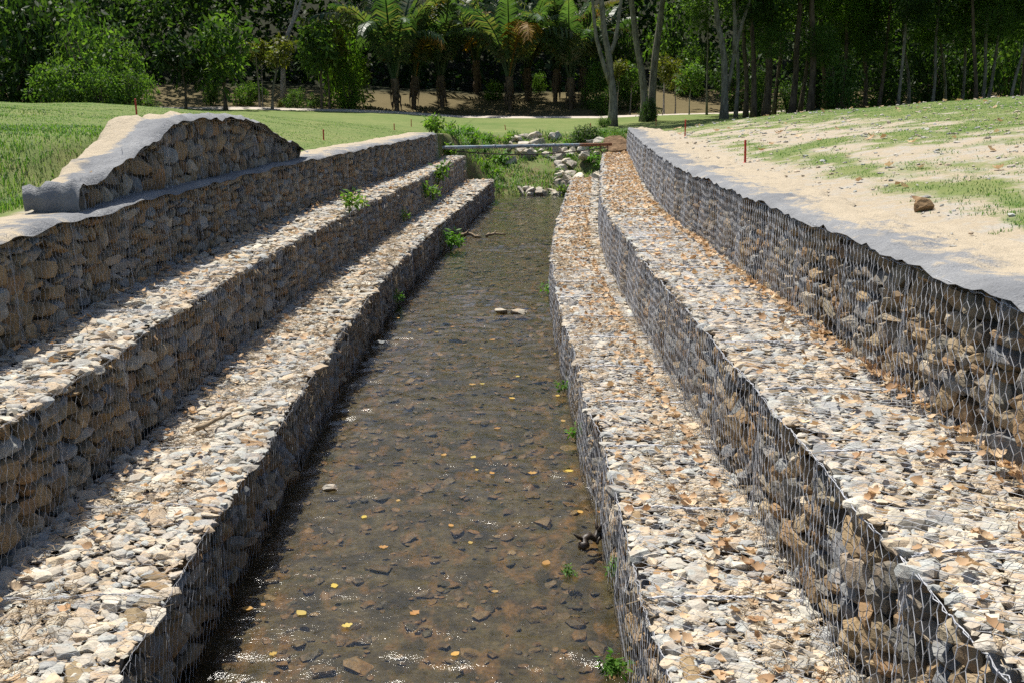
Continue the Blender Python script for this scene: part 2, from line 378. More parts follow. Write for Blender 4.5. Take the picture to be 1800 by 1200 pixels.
def hit(px, py):
    d = ray(px, py); lo = None
    for t in np.arange(2, 140, .1):
        q = np.array([0, 0, H]) + d * t
        if q[2] < float(ground_z(q[0], q[1])): return q
    return q

def cover(x, y):
    """R grass, G -, B forest soil"""
    x = np.asarray(x, float); y = np.asarray(y, float)
    dR = x - xr(y); dL = xl(y) - x
    n = fbm(x * .35, y * .35, 40, 4); n2 = fbm(x * .9, y * .9, 44, 3)
    n3 = fbm(x * 1.7, y * 1.7, 47, 4)
    gR = .36 + .68 * sstep(2.5, 9, dR) * np.interp(y, [8, 14, 34], [1, .85, 1]) + 1.0 * (n - .5) + 1.5 * (n3 - .5) + .5 * sstep(31, 40, y)
    gR = np.where(dR < 1.5, np.minimum(gR, .18), gR)
    gR = gR + .5 * np.exp(-((dR - 2.2) / .5) ** 2) * (y < 26) * (n2 > .45)
    gL = .25 + .9 * sstep(.6, 1.1, dL + (n2 - .5) * .5) ; gL = np.where(y < 10.2, gL - .35 * np.exp(-dL / 3), gL)
    g = np.where(dR > 0, gR, np.where(dL > 0, gL, 1.0)); g = np.where(y > 46, np.maximum(g, .92), g)
    g = np.where((dL > 0) & (y > 22) & (y < 40) & (dL < 1.3), .3 + .5 * sstep(.5, 1.2, dL) + .2 * sstep(30, 38, y), g)
    soil = sstep(82, 85, y + 1.5 * np.sin(x * .13)) * 1.0
    soil = np.where((x > gl(y)) & (x < gr(y)) & (y > 38.5) & (y < 51), .5, soil)
    return np.clip(g, 0, 1), soil

def build_ground():
    ys = np.concatenate([np.arange(.5, 52, .3), np.arange(52, 70, .6), np.arange(70, 112, 1.2), np.arange(112, 330, 9)])
    d = np.concatenate([[0.01], np.arange(.2, 9, .22), np.arange(9, 24, .6), np.arange(24, 60, 2.5), np.arange(60, 260, 22)])
    tc = np.concatenate([[.001, .013], np.linspace(.03, .97, 31), [.987, .999]])
    rows = []
    for y in ys:
        L, Rr = float(gl(y)), float(gr(y))
        xs = np.concatenate([(L - d)[::-1], L + (Rr - L) * tc, Rr + d])
        rows.append(np.stack([xs, np.full(len(xs), y)], -1))
    G = np.array(rows); x, y = G[..., 0], G[..., 1]
    z = ground_z(x, y)
    V = np.stack([x, y, z], -1); ny, nx = x.shape
    i = np.arange(ny - 1)[:, None] * nx; j = np.arange(nx - 1)[None]
    Q = np.stack([i + j, i + j + 1, i + nx + j + 1, i + nx + j], -1).reshape(-1, 4)
    g, s = cover(x, y)
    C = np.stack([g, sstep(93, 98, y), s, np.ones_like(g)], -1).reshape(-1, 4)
    o = link('ground', new_mesh('ground', V.reshape(-1, 3), Q, M_GROUND, smooth=True, colors={'cover': C}))
    tag(o, kind='structure')
build_ground()

def sheet(name, mat_, y0, y1, dy, xa, xb, nx, zf, kind=None, attrs=None, smooth=True):
    ys = np.arange(y0, y1 + dy * .5, dy); t = np.linspace(0, 1, nx)
    x = xa(ys)[:, None] * (1 - t) + xb(ys)[:, None] * t; y = np.broadcast_to(ys[:, None], x.shape)
    z = zf(x, y, t[None])
    V = np.stack([x, y, z], -1).reshape(-1, 3); n = len(ys)
    i = np.arange(n - 1)[:, None] * nx; j = np.arange(nx - 1)[None]
    Q = np.stack([i + j, i + j + 1, i + nx + j + 1, i + nx + j], -1).reshape(-1, 4)
    o = link(name, new_mesh(name, V, Q, mat_, attrs={k: f(x, y, t[None]).ravel() for k, f in (attrs or {}).items()}, smooth=smooth))
    if kind: tag(o, kind=kind)
    return o
wz = lambda y: SL * (np.asarray(y) - 8.75)
def bedz(x, y): return wz(y) - .125 + (fbm(x * 2.3, y * 2.3, 60) - .5) * .10 + (fbm(x * 9, y * 9, 61, 2) - .5) * .03
sheet('stream_bed', M_BED, 1.3, 43.9, .12, lambda y: X('L1', y) - .15, lambda y: X('R1', y) + .15, 44,
      lambda x, y, t: bedz(x, y), 'structure')
def water_surface():
    ys = [1.3]
    while ys[-1] < 43.9: ys.append(ys[-1] + .026 + ys[-1] * .0022)
    ys = np.array(ys); nx = 84; t = np.linspace(0, 1, nx)
    x = (X('L1', ys) - .12)[:, None] * (1 - t) + (X('R1', ys) + .12)[:, None] * t; y = np.broadcast_to(ys[:, None], x.shape)
    wx = x + (vnoise(x * 1.3, y * 1.3, 81) - .5) * .5; wy = y + (vnoise(x * 1.1, y * 1.1, 82) - .5) * .6
    amp = .45 + .75 * sstep(.35, .7, fbm(x * .55, y * .4, 83, 3))
    h = (vnoise(wx * 3.2, wy * 6.5, 84) - .5) * .038 + (vnoise(wx * 7, wy * 15, 85) - .5) * .026 + (vnoise(wx * 16, wy * 30, 86) - .5) * .011
    z = wz(y) + h * amp
    V = np.stack([x, y, z], -1).reshape(-1, 3); n = len(ys); i = np.arange(n - 1)[:, None] * nx; j = np.arange(nx - 1)[None]
    Q = np.stack([i + j, i + j + 1, i + nx + j + 1, i + nx + j], -1).reshape(-1, 4)
    tag(link('stream_water', new_mesh('stream_water', V, Q, M_WATER, smooth=True)), kind='structure')
water_surface()
def path():
    xs = np.arange(-32, 26, 1.0); yc = 81.6 - 1.5 * np.sin(xs * .13) + .01 * xs
    V = []; 
    for k, o in enumerate((-2.0, -.8, .8, 2.0)):
        yy = yc + o; V.append(np.stack([xs, yy, terr(xs, yy) + (.09 if abs(o) < 1 else .0)], -1))
    V = np.concatenate(V); n = len(xs)
    Q = [(k * n + i, k * n + i + 1, (k + 1) * n + i + 1, (k + 1) * n + i) for k in range(3) for i in range(n - 1)]
    tag(link('path', new_mesh('path', V, np.array(Q), M_PATH, smooth=True)), kind='structure')
path()

# ------------------------------------------------------------------ stones
def ico(sub):
    t = (1 + 5 ** .5) / 2
    V = [(-1, t, 0), (1, t, 0), (-1, -t, 0), (1, -t, 0), (0, -1, t), (0, 1, t), (0, -1, -t), (0, 1, -t), (t, 0, -1), (t, 0, 1), (-t, 0, -1), (-t, 0, 1)]
    T = [(0, 11, 5), (0, 5, 1), (0, 1, 7), (0, 7, 10), (0, 10, 11), (1, 5, 9), (5, 11, 4), (11, 10, 2), (10, 7, 6), (7, 1, 8), (3, 9, 4), (3, 4, 2), (3, 2, 6), (3, 6, 8), (3, 8, 9), (4, 9, 5), (2, 4, 11), (6, 2, 10), (8, 6, 7), (9, 8, 1)]
    V = [np.array(v) / np.linalg.norm(v) for v in V]
    for _ in range(sub):
        cache = {}; N = []
        def mid(a, b):
            k = (min(a, b), max(a, b))
            if k not in cache:
                q = V[a] + V[b]; V.append(q / np.linalg.norm(q)); cache[k] = len(V) - 1
            return cache[k]
        for a, b, d in T:
            x, y, z = mid(a, b), mid(b, d), mid(d, a); N += [(a, x, z), (b, y, x), (d, z, y), (x, y, z)]
        T = N
    return np.array(V), np.array(T)
def rock(rng, sub, cuts, p, jit):
    V, T = ico(sub)
    q, _ = np.linalg.qr(rng.normal(size=(3, 3))); V = V @ q
    V = V / (np.sum(np.abs(V) ** p, 1) ** (1 / p))[:, None]
    for _ in range(cuts):
        n = rng.normal(size=3); n /= np.linalg.norm(n); d = rng.uniform(.5, .85)
        s = V @ n; V = V - np.where(s > d, s - d, 0)[:, None] * n
    V = V + rng.normal(size=V.shape) * jit
    lo, hi = V.min(0), V.max(0); V = (V - (lo + hi) / 2) / (hi - lo)
    return V, T
rg = np.random.default_rng(11)
HI = [rock(rg, 1, 8, 4.5, .03) for _ in range(16)]
LO = [rock(rg, 0, 3, 3.0, .08) for _ in range(12)]
BIG = [rock(rg, 2, 14, 3.0, .025) for _ in range(6)]
def chip(rng):
    V = np.array([(1, 0, 0), (-1, 0, 0), (0, 1, 0), (0, -1, 0), (0, 0, 1), (0, 0, -1)], float); a = rng.uniform(.5, 1.0); V = V + rng.normal(size=V.shape) * .22
    V[4] += (a * .3, 0, 0); V = V / (V.max(0) - V.min(0)); V -= (V.max(0) + V.min(0)) / 2
    T = [(0, 2, 4), (2, 1, 4), (1, 3, 4), (3, 0, 4), (2, 0, 5), (1, 2, 5), (3, 1, 5), (0, 3, 5)]
    return V, np.array(T)
CHIP = [chip(rg) for _ in range(14)]
VARS = HI + LO + BIG + CHIP; NH, NL = len(HI), len(LO); C0 = NH + NL + len(BIG)
ROCK_ME = {}
def rock_mesh(v, m):
    k = (v, m.name)
    if k not in ROCK_ME: ROCK_ME[k] = new_mesh('rock_%d_%s' % k, VARS[v][0], VARS[v][1], m)
    return ROCK_ME[k]
def rotm(yaw, pitch, roll):
    cy, sy, cp, sp, cr, sr = np.cos(yaw), np.sin(yaw), np.cos(pitch), np.sin(pitch), np.cos(roll), np.sin(roll)
    M = np.empty((len(yaw), 3, 3))
    M[:, 0, 0] = cy * cp; M[:, 0, 1] = cy * sp * sr - sy * cr; M[:, 0, 2] = cy * sp * cr + sy * sr
    M[:, 1, 0] = sy * cp; M[:, 1, 1] = sy * sp * sr + cy * cr; M[:, 1, 2] = sy * sp * cr - cy * sr
    M[:, 2, 0] = -sp; M[:, 2, 1] = cp * sr; M[:, 2, 2] = cp * cr
    return M
class Stones:
    def __init__(s): s.P = []; s.Sc = []; s.Ro = []; s.Va = []; s.Ma = []
    def add(s, P, Sc, Ro, Va, top):
        s.P.append(P); s.Sc.append(Sc); s.Ro.append(Ro); s.Va.append(Va); s.Ma.append(np.full(len(P), top))
    def cat(s): return [np.concatenate(a) for a in (s.P, s.Sc, s.Ro, s.Va, s.Ma)]
def joined(name, P, Sc, Ro, Va, Ma, mats, tones=None):
    V, T, A, MI = [], [], [], []; n = 0
    tones = R.random(len(P)) if tones is None else tones
    M = Ro * Sc[:, None, :]
    for m in range(len(mats)):
        for v in np.unique(Va):
            sel = (Va == v) & (Ma == m)
            k = int(sel.sum())
            if not k: continue
            v0, t0 = VARS[v]
            W = np.einsum('nij,vj->nvi', M[sel], v0) + P[sel][:, None]
            V.append(W.reshape(-1, 3)); T.append((t0[None] + (np.arange(k) * len(v0))[:, None, None]).reshape(-1, 3) + n)
            A.append(np.repeat(tones[sel], len(v0))); n += k * len(v0); MI.append(np.full(k * len(t0), m, np.int32))
    me = new_mesh(name, np.concatenate(V), np.concatenate(T), mats, {'tone': np.concatenate(A)})
    me.polygons.foreach_set('material_index', np.concatenate(MI))
    return me
def place_stones(st, root, limit=300):
    P, Sc, Ro, Va, Ma = st.cat()
    u, v, dd = project(P)
    inside = (u > -10) & (u < 1810) & (v > -10) & (v < 1210) & (P[:, 1] > .5)
    size = np.where(Ma == 0, Sc[:, 1] * Sc[:, 2], Sc[:, 0] * Sc[:, 1] * .55) / dd ** 2 * inside
    order = np.argsort(-size); pick = order[:limit]; rest = order[limit:]
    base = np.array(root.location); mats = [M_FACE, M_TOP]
    for i in pick:
        o = bpy.data.objects.new('stone', rock_mesh(int(Va[i]), mats[int(Ma[i])])); COL.objects.link(o); o.parent = root
        M = Matrix(((Ro[i] * Sc[i][None])).tolist()).to_4x4(); M.translation = Vector((P[i] - base).tolist())
        o.matrix_basis = M
    if not len(rest): return len(P)
    me = joined('stone_fill', P[rest], Sc[rest], Ro[rest], Va[rest], Ma[rest], mats)
    o = link('stone_fill', me, root); o.location = (-base).tolist(); o['kind'] = 'stuff'
    return len(P)

CELL = 1.45
def wob(y, seed): return (vnoise(np.asarray(y) * .9, np.asarray(y) * 0 + seed * 7.3, seed) - .5)
class Wall:
    pass
def face_x(w, y, z01):
    """front surface, slight bulge inside each basket and a slight batter"""
    u = ((y - w.y0) % CELL) / CELL
    return w.X(y) - w.side * (.03 * np.sin(u * math.pi) * np.sin(np.clip(z01, 0, 1) * math.pi) - .035 * z01 + .07 * wob(y * 1.3, w.seed))
def ztop(w, y): return w.zt(y) + .05 * wob(y * 1.7, w.seed + 3)
def build_wall(name, key, side, y0, y1, Xf, zb, zt, width, top, label, seed, big=1.0):
    """side +1: the body lies towards +x"""
    rng = np.random.default_rng(seed); w = Wall(); w.X = Xf; w.side = side; w.y0 = y0; w.seed = seed; w.zt = zt; w.zb = zb
    base = np.array([float(Xf(y0)), y0, float(zb(y0))])
    root = tag(empty(name, base.tolist(), label, 'gabion wall'), kind='thing')
    st = Stones()
    ncell = int(math.ceil((y1 - y0) / CELL))
    # face stones, packed basket by basket
    P, Sc, Ro, Va = [], [], [], []
    for cI in range(ncell):
        a = y0 + cI * CELL; b = min(a + CELL, y1)
        hgt = float(ztop(w, (a + b) / 2) - zb((a + b) / 2)); far = a > 27
        z = 0.0
        while z < hgt - .03:
            rh = rng.uniform(.08, .185) * (1.15 if far else 1) * big; rh = min(rh, hgt - z + .02)
            if hgt - z - rh < .06: rh = hgt - z
            y = a - rng.uniform(0, .08)
            while y < b - .02:
                ww = rng.uniform(.10, .33) * (1.15 if far else 1) * (.6 + rh * 3)
                hh = rh
                if rng.random() < .15 and z + rh * 1.6 < hgt: hh = rh * 1.55
                yy = y + ww / 2
                zc_ = z + hh / 2 + .03 * math.sin(yy * 5 + cI) + rng.normal() * .008
                loc_h = float(ztop(w, min(max(yy, y0), y1)) - zb(yy))
                zc_ = min(zc_, loc_h - hh * .42)
                dp = rng.uniform(.16, .26)
                xx = float(face_x(w, yy, zc_ / hgt)) + side * (dp / 2 + abs(rng.normal()) * .035)
                P.append((xx, yy, float(zb(yy)) + zc_)); Sc.append((dp, ww * 1.0, hh * 1.01))
                Ro.append((rng.normal() * .2, rng.normal() * .16, rng.normal() * .24))
                Va.append(rng.integers(NH) if a < (19 if side > 0 else 15) or big > 1 else NH + rng.integers(NL))
                y += ww * .97
            z += rh * .97
    P = np.array(P); Ro = np.array(Ro)
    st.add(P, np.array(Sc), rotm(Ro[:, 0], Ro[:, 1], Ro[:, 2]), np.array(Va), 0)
    # stones lying on the terrace
    if top:
        for (ya, yb, sz, hi) in ((y0, 8, .053, True), (8, 13, .057, False), (13, 20, .066, False), (20, 30, .086, False), (30, y1, .11, False)):
            for layer in range(2):
                dens = (.98 if layer == 0 else .25) / (sz * sz * .95)
                n = int(dens * (yb - ya) * width)
                yy = rng.uniform(ya, yb, n); t = rng.random(n)
                xx = face_x(w, yy, np.ones(n)) + side * (.0 + t * (width + .06))
                s = sz * np.exp(rng.normal(size=n) * .5) * (1.0 if layer == 0 else 1.2); s = np.clip(s, .03, .20 if layer == 0 else .14)
                sc = np.stack([s * rng.uniform(.9, 1.6, n), s * rng.uniform(.8, 1.2, n), s * rng.uniform(.28, .62, n)], -1)
                zz = ztop(w, yy) + sc[:, 2] * (-.12 if layer == 0 else .15) + (vnoise(xx * 2.1, yy * 2.1, seed) - .5) * .05 - .015
                ro = rotm(rng.uniform(0, 6.28, n), rng.normal(size=n) * .16, rng.normal(size=n) * .16)
                big_ = (hi & (s > .085)) | (s > .15)
                va = np.where(big_, rng.integers(0, NH, n), NH + rng.integers(0, NL, n)); va = np.where((s < (.05 if hi else .085)) & ~big_, C0 + rng.integers(0, 14, n), va)
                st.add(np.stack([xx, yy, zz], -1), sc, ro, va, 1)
    tot = place_stones(st, root)
    # packed core behind the stones
    ys = np.arange(y0 + .06, y1 - .02, .25); n = len(ys)
    fx = Xf(ys) + side * .15; bx = Xf(ys) + side * (width + .15); zt_ = ztop(w, ys) - .05; zb_ = zb(ys) - .25
    V = np.concatenate([np.stack(a, -1) for a in ((fx, ys, zb_), (fx, ys, zt_), (bx, ys, zt_), (bx, ys, zb_))])
    Q = [(k * n + i, k * n + i + 1, (k + 1) * n + i + 1, (k + 1) * n + i) for k in range(3) for i in range(n - 1)]
    Q += [(0, n, 2 * n, 3 * n), (n - 1, 2 * n - 1, 3 * n - 1, 4 * n - 1)]
    me = new_mesh('fill_core', V - base, np.array(Q), [M_CORE, M_CORETOP])
    mi = np.zeros(len(Q), np.int32); mi[n - 1:2 * (n - 1)] = 1; me.polygons.foreach_set('material_index', mi)
    o = link('fill_core', me, root)
    # end face stones toward the viewer are out of frame; far end closed by a row of stones
    # wire baskets
    for cI in range(ncell):
        a = y0 + cI * CELL; b = min(a + CELL, y1)
        if b - a < .9: continue
        wire_basket(w, a, b, width, top, root, base, rng)
    return root, w
def hexes(s0, s1, t0, t1, cw, ch, tw):
    """double twist hexagonal netting over a rectangle: returns segment ends and whether twisted"""
    A, B, K = [], [], []
    ns = int(math.ceil((s1 - s0) / cw)) + 1; nt = int(math.ceil((t1 - t0) / ch)) + 1
    for r in range(-1, nt + 1):
        off = .5 if r % 2 else 0.
        for q in range(-1, ns + 1):
            s = s0 + (q + off) * cw; t = t0 + r * ch
            A += [(s, t), (s, t + tw), (s, t + tw)]; B += [(s, t + tw), (s - cw / 2, t + ch), (s + cw / 2, t + ch)]; K += [1, 0, 0]
    A = np.array(A); B = np.array(B); K = np.array(K)
    ok = np.ones(len(A), bool)
    for Z in (A, B): ok &= (Z[:, 0] >= s0 - 1e-6) & (Z[:, 0] <= s1 + 1e-6) & (Z[:, 1] >= t0 - .03) & (Z[:, 1] <= t1 + .012)
    return A[ok], B[ok], K[ok]
def wire_basket(w, a, b, width, top, root, base, rng):
    mb = MB(); ym = (a + b) / 2
    k = (1.0 if a < 20 else (1.35 if a < 30 else 1.8)) if w.side > 0 else (1.0 if a < 12 else (1.35 if a < 22 else 1.9))
    rad = .0023 if a < 9 else (.0030 if a < 20 else .0038 if a < 30 else .0048)
    if w.side < 0: rad *= .55 if a < 7 else .4
    cw, ch, tw = .092 * k, .105 * k, .048 * k
    hm = float(ztop(w, ym) - w.zb(ym))
    A, B, K = hexes(a, b, 0, hm, cw, ch, tw)
    ph = rng.uniform(0, 50)
    def mapf(q):
        y, t = q[:, 0], q[:, 1]
        h = ztop(w, np.clip(y, w.y0, 99)) - w.zb(y); tt = np.minimum(t / hm, 1.0)
        y2 = y + (vnoise(y * 8 + ph, t * 8, 4) - .5) * .036 + (vnoise(y * 2 + ph, t * 2, 14) - .5) * .05; t2 = tt * h + ((vnoise(y * 8, t * 8 + ph, 5) - .5) * .036 + (vnoise(y * 2, t * 2 + ph, 15) - .5) * .05) * (tt < .95) * np.minimum(1, t * 8)
        x = face_x(w, y, tt) - w.side * (.016 + .03 * vnoise(y * 4, t * 4 + ph, 6))
        return np.stack([x, y2, w.zb(y) + t2 + .01], -1)
    V, Q = prisms(mapf(A), mapf(B), rad * np.where(K == 1, 1.45, 1.0), np.array([-w.side, 0, 0.]))
    mb.add(V, Q=Q)
    if top and a < (18 if w.side > 0 else 12):
        A, B, K = hexes(a, b, 0, width, cw, ch * 1.0, tw)
        def mapt(q):
            y, t = q[:, 0], q[:, 1]
            x = face_x(w, y, np.ones(len(y))) + w.side * (t - .012)
            z = ztop(w, y) + .022 + .03 * vnoise(x * 4, y * 4 + ph, 8) - .01 * np.sin(t * 3)
            return np.stack([x + (vnoise(y * 7, t * 7, 9) - .5) * .04, y + (vnoise(y * 7, t * 7, 12) - .5) * .04, z], -1)
        V, Q = prisms(mapt(A), mapt(B), rad * .8, np.array([0, 0, 1.])); mb.add(V, Q=Q)
    # selvedge wires laced along the edges and down the dividers
    def rope(pts, r, strands=2):
        pts = np.array(pts)
        for s_ in range(strands):
            q = pts + rng.normal(size=pts.shape) * .006
            V, Q = prisms(q[:-1], q[1:], r, np.array([.3, .2, .9])); mb.add(V, Q=Q)
    yy = np.arange(a, b + .02, .05)
    zz = ztop(w, yy)
    rope(np.stack([face_x(w, yy, np.ones(len(yy))) - w.side * .025, yy, zz - .012], -1), rad * 1.2, 2)
    tt = np.arange(0, hm + .02, .05)
    rope(np.stack([face_x(w, np.full(len(tt), a), tt / hm) - w.side * .02, np.full(len(tt), a), w.zb(a) + tt], -1), rad * 1.7, 3)
    if top:
        uu = np.arange(0, width, .05)
        rope(np.stack([face_x(w, np.full(len(uu), a), np.ones(len(uu))) + w.side * uu, np.full(len(uu), a) + .03 * np.sin(uu * 5), ztop(w, a) + .045 + 0 * uu], -1), rad * 1.7, 4)
    link('wire_basket', mb.mesh('wire_basket', M_WIRE, True, origin=base), root)

zl = lambda k: (lambda y: lev(k, y))
def XX(k): return lambda y: X(k, y)
Y0 = 1.6
WALLS = {}
def mk(key, side, lv, top, width, label, seed):
    y0 = Y0
    WALLS[key] = build_wall('gabion_wall', key, side, y0, YEND[key], XX(key), (lambda y: lev(lv - 1, y) - (.12 if lv == 1 else .03)), zl(lv), width, top, label, seed)[1]
mk('R1', 1, 1, True, 1.02, "lowest right gabion tier rising from the stream, straw and dry leaves on top", 101)
mk('R2', 1, 2, True, 1.06, "middle right gabion tier with bright stones and wire dividers across its top", 102)
mk('R3', 1, 3, False, .9, "tallest right gabion tier under the grey fabric strip and sandy bank", 103)
mk('L1', -1, 1, True, 1.15, "lowest left gabion tier along the water, its face in deep shade", 104)
mk('L2', -1, 2, True, .95, "middle left gabion tier with shaded brown stone face and sunlit top", 105)
mk('L3', -1, 3, False, .6, "upper left gabion tier of brown stones below the stone mound", 106)
WALLS['M'] = build_wall('gabion_mound', 'M', -1, 11.0, 21.7, xm, lambda y: lev(3, y) - .03, lambda y: lev(3, y) + mound_h(y), .34, False, "humped mound of netted round stones on top of the left wall", 107, 1.55)[1]

# ------------------------------------------------------------------ grey ground fabric on the wall crests
def fabric(name, y0, y1, dy, xa, xb, nx, zf, sand, label):
    o = sheet(name, M_GEO, y0, y1, dy, xa, xb, nx, zf, attrs={'sand': sand})
    return tag(o, label, 'ground fabric', kind='thing')
W3 = WALLS['R3']
def zR(x, y, t):
    z = np.maximum(ztop(W3, y) + .03, lev(3, y) + .02) * (t < .55) + (lev(3, y) + .03) * (t >= .55)
    z = z + (fbm(x * 3, y * 3, 70) - .5) * .07 + (1 - np.abs(2 * fbm(x * 1.6 + y * .7, y * 2.2, 170, 3) - 1)) ** 6 * .05
    z = np.where(t < .01, z - .02 - .05 * fbm(y * 7, y * 0, 71, 4), z)
    return np.maximum(z, np.where(t > .5, terr(x, y) + .012, -9)) - np.where(t > .99, .03, 0)
fabric('fabric_strip', Y0, 45.0, .12, lambda y: face_x(W3, y, np.ones(len(y))) - .05, lambda y: X('R3', y) + .75 + .8 * fbm(y * .8, y * 0, 72), 16, zR,
       lambda x, y, t: np.clip(.22 + t * .8 + 0 * y, 0, 1), "grey ground fabric half buried in sand along the right wall crest")
W3L = WALLS['L3']
def zL(x, y, t):
    z = ztop(W3L, y) + .03 + (fbm(x * 3, y * 3, 73) - .5) * .03
    z = np.where(t < .01, z - .03 - .05 * vnoise(y * 3, y * 0, 74), z)
    return np.where(t > .6, np.maximum(z, terr(x, y) + .012), z) - np.where(t > .99, .03, 0)
fabric('fabric_strip', Y0, 38.6, .12, lambda y: face_x(W3L, y, np.ones(len(y))) + .05, lambda y: X('L3', y) - np.interp(y, [0, 9.5, 11, 21, 23, 39], [.75, .75, .5, .5, .9, 1.0]) - .25 * fbm(y * .9, y * 0, 75), 12, zL,
       lambda x, y, t: np.clip(np.interp(y, [0, 10, 11.5, 20, 24], [.45, .4, .1, .1, .35]) + t * .6 * (np.abs(y - 16) > 5), 0, 1), "pale grey fabric edging along the upper left wall crest")
def mound_fabric():
    ys = np.concatenate([[10.78, 10.74, 10.80, 10.90], np.arange(11.0, 21.9, .14)]); nx = 18; t = np.linspace(0, 1, nx)
    hs = np.concatenate([[-.01, .12, .26, .30], mound_h(np.arange(11.0, 21.9, .14)) + .03])
    V = np.empty((len(ys), nx, 3)); sand = np.empty((len(ys), nx))
    for i, y in enumerate(ys):
        wd_ = float(np.interp(y, [10.7, 11.5, 14, 22], [.44, .62, 1.2, 1.2])) + .3 * float(fbm(np.array(y * .7), np.array(0.), 76))
        x = float(xm(max(y, 11.))) + .07 - t * wd_
        zf = float(lev(3, y)) + hs[i]; tz = terr(x, np.full(nx, y)) + .015
        k = sstep(.62, 1, t); z = np.where(i < 3, zf, zf * (1 - k) + np.maximum(tz, lev(3, y)) * k)
        if i >= 3: z = np.where(t > .7, np.maximum(z, tz), z)
        z = z + (fbm(x * 3, np.full(nx, y * 3), 77) - .5) * .10 + (1 - np.abs(2 * fbm(x * 2.2, np.full(nx, y * 1.6), 177, 3) - 1)) ** 6 * .06
        if i >= 4: z[0] -= .02 + .04 * float(vnoise(np.array(y * 4), np.array(0.), 78))
        yy = np.full(nx, y) + (.05 * np.sin(t * 5) + .018 * np.sin(t * 17) if i < 3 else 0)
        V[i] = np.stack([x, yy, z], -1)
        sand[i] = 0 if i < 4 else np.clip(1.3 * np.exp(-((t - .66) / .32) ** 2), 0, 1) * .8
    n = len(ys); i = np.arange(n - 1)[:, None] * nx; j = np.arange(nx - 1)[None]
    Q = np.stack([i + j, i + j + 1, i + nx + j + 1, i + nx + j], -1).reshape(-1, 4)
    o = link('fabric_cover', new_mesh('fabric_cover', V.reshape(-1, 3), Q, M_GEO, {'sand': sand.ravel()}, smooth=True))
    tag(o, "dusty grey fabric draped over the humped stone mound on the left", 'ground fabric', kind='thing')
mound_fabric()

# ------------------------------------------------------------------ fallen leaves and straw on the terraces
def leaf_shape(rng, lobes, n=9):
    a = np.linspace(-.5, .5, n); wv = (1 - (2 * np.abs(a)) ** 2) * (.34 + .12 * lobes * np.sin(np.arange(n) * 2.2 * 8 / (n - 1) + rng.uniform(0, 6)))
    curl = rng.uniform(.3, 1.1); side = rng.uniform(.2, .9); tw = rng.uniform(-.4, .4)
    top = np.stack([wv, a, curl * (a ** 2) * 1.2 + side * wv * .55 + tw * a * .4], -1); bot = np.stack([-wv, a, curl * (a ** 2) * 1.2 + side * wv * .5 - tw * a * .4], -1)
    mid = np.stack([0 * a, a, curl * (a ** 2) * 1.2], -1)
    V = np.concatenate([top, mid, bot]); Q = [(i, i + 1, n + i + 1, n + i) for i in range(n - 1)] + [(n + i, n + i + 1, 2 * n + i + 1, 2 * n + i) for i in range(n - 1)]
    return V, np.array(Q)
rl = np.random.default_rng(5)
LEAF = [leaf_shape(rl, l) for l in (0, .6, 1, 1, .3, .8)]
LEAF_S = [leaf_shape(rl, l, 5) for l in (0, .3, .5, .3, .2, .4)]
def scatter_leaves():
    P, Sz, Key = [], [], []; TIER = ['middle right', 'lowest right', 'lowest left', 'middle left']
    for key, n, f in (('R2', 2000, 3.6), ('R1', 1300, 2.4), ('L1', 380, 1.8), ('L2', 420, 3.0)):
        w = WALLS[key]; width = {'R2': 1.0, 'R1': .8, 'L1': 1.0, 'L2': .85}[key]
        yy = Y0 + (YEND[key] - .5 - Y0) * rl.random(n) ** (.85 if key[0] == 'R' else 1.3); t = 1 - rl.random(n) ** f * .97
        if key[0] == 'R': t = np.where((yy > 20) & (rl.random(n) < .75), rl.random(n) * .92 + .08, t)
        x = face_x(w, yy, np.ones(n)) + w.side * t * width
        s = rl.uniform(.05, .115, n) * np.interp(yy, [0, 15, 45], [1, 1.1, 1.35])
        P.append(np.stack([x, yy, ztop(w, yy) + .035 + rl.random(n) * .025 + .03 * (t > .85)], -1)); Sz.append(s); Key.append(np.full(n, len(Key)))
    P = np.concatenate(P); Sz = np.concatenate(Sz); Key = np.concatenate(Key); n = len(P)
    Ro = rotm(rl.uniform(0, 6.28, n), rl.normal(size=n) * .35, rl.normal(size=n) * .35); va = rl.integers(0, len(LEAF), n)
    u, v, dd = project(P); size = Sz / dd * ((u > 0) & (u < 1800) & (v > 0) & (v < 1200))
    order = np.argsort(-size); pick, rest = order[:300], order[300:]
    mes = [new_mesh('fallen_leaf', V, Q, M_DRYLEAF, smooth=True) for V, Q in LEAF]
    for i in pick:
        o = bpy.data.objects.new('fallen_leaf', mes[va[i]]); COL.objects.link(o)
        M = Matrix((Ro[i] * Sz[i]).tolist()).to_4x4(); M.translation = Vector(P[i].tolist()); o.matrix_basis = M
        tr = TIER[int(Key[i])]
        tag(o, "dry curled tan leaf lying on the %s terrace, %s" % (tr, 'close to the camera' if P[i, 1] < 5.5 else 'further along'), 'leaf', 'dry leaves on the %s terrace' % tr)
    mb = MB()
    for v_ in range(len(LEAF)):
        sel = rest[va[rest] == v_]; V0, Q0 = LEAF_S[v_]
        W = np.einsum('nij,vj->nvi', Ro[sel] * Sz[sel][:, None, None], V0) + P[sel][:, None]
        mb.add(W.reshape(-1, 3), Q=(Q0[None] + (np.arange(len(sel)) * len(V0))[:, None, None]).reshape(-1, 4), tone=np.repeat(rl.random(len(sel)), len(V0)))
    tag(link('leaf_litter', mb.mesh('leaf_litter', M_DRYLEAF, True)), "small dry tan leaves littering the stone terraces", 'leaf litter', kind='stuff')
scatter_leaves()
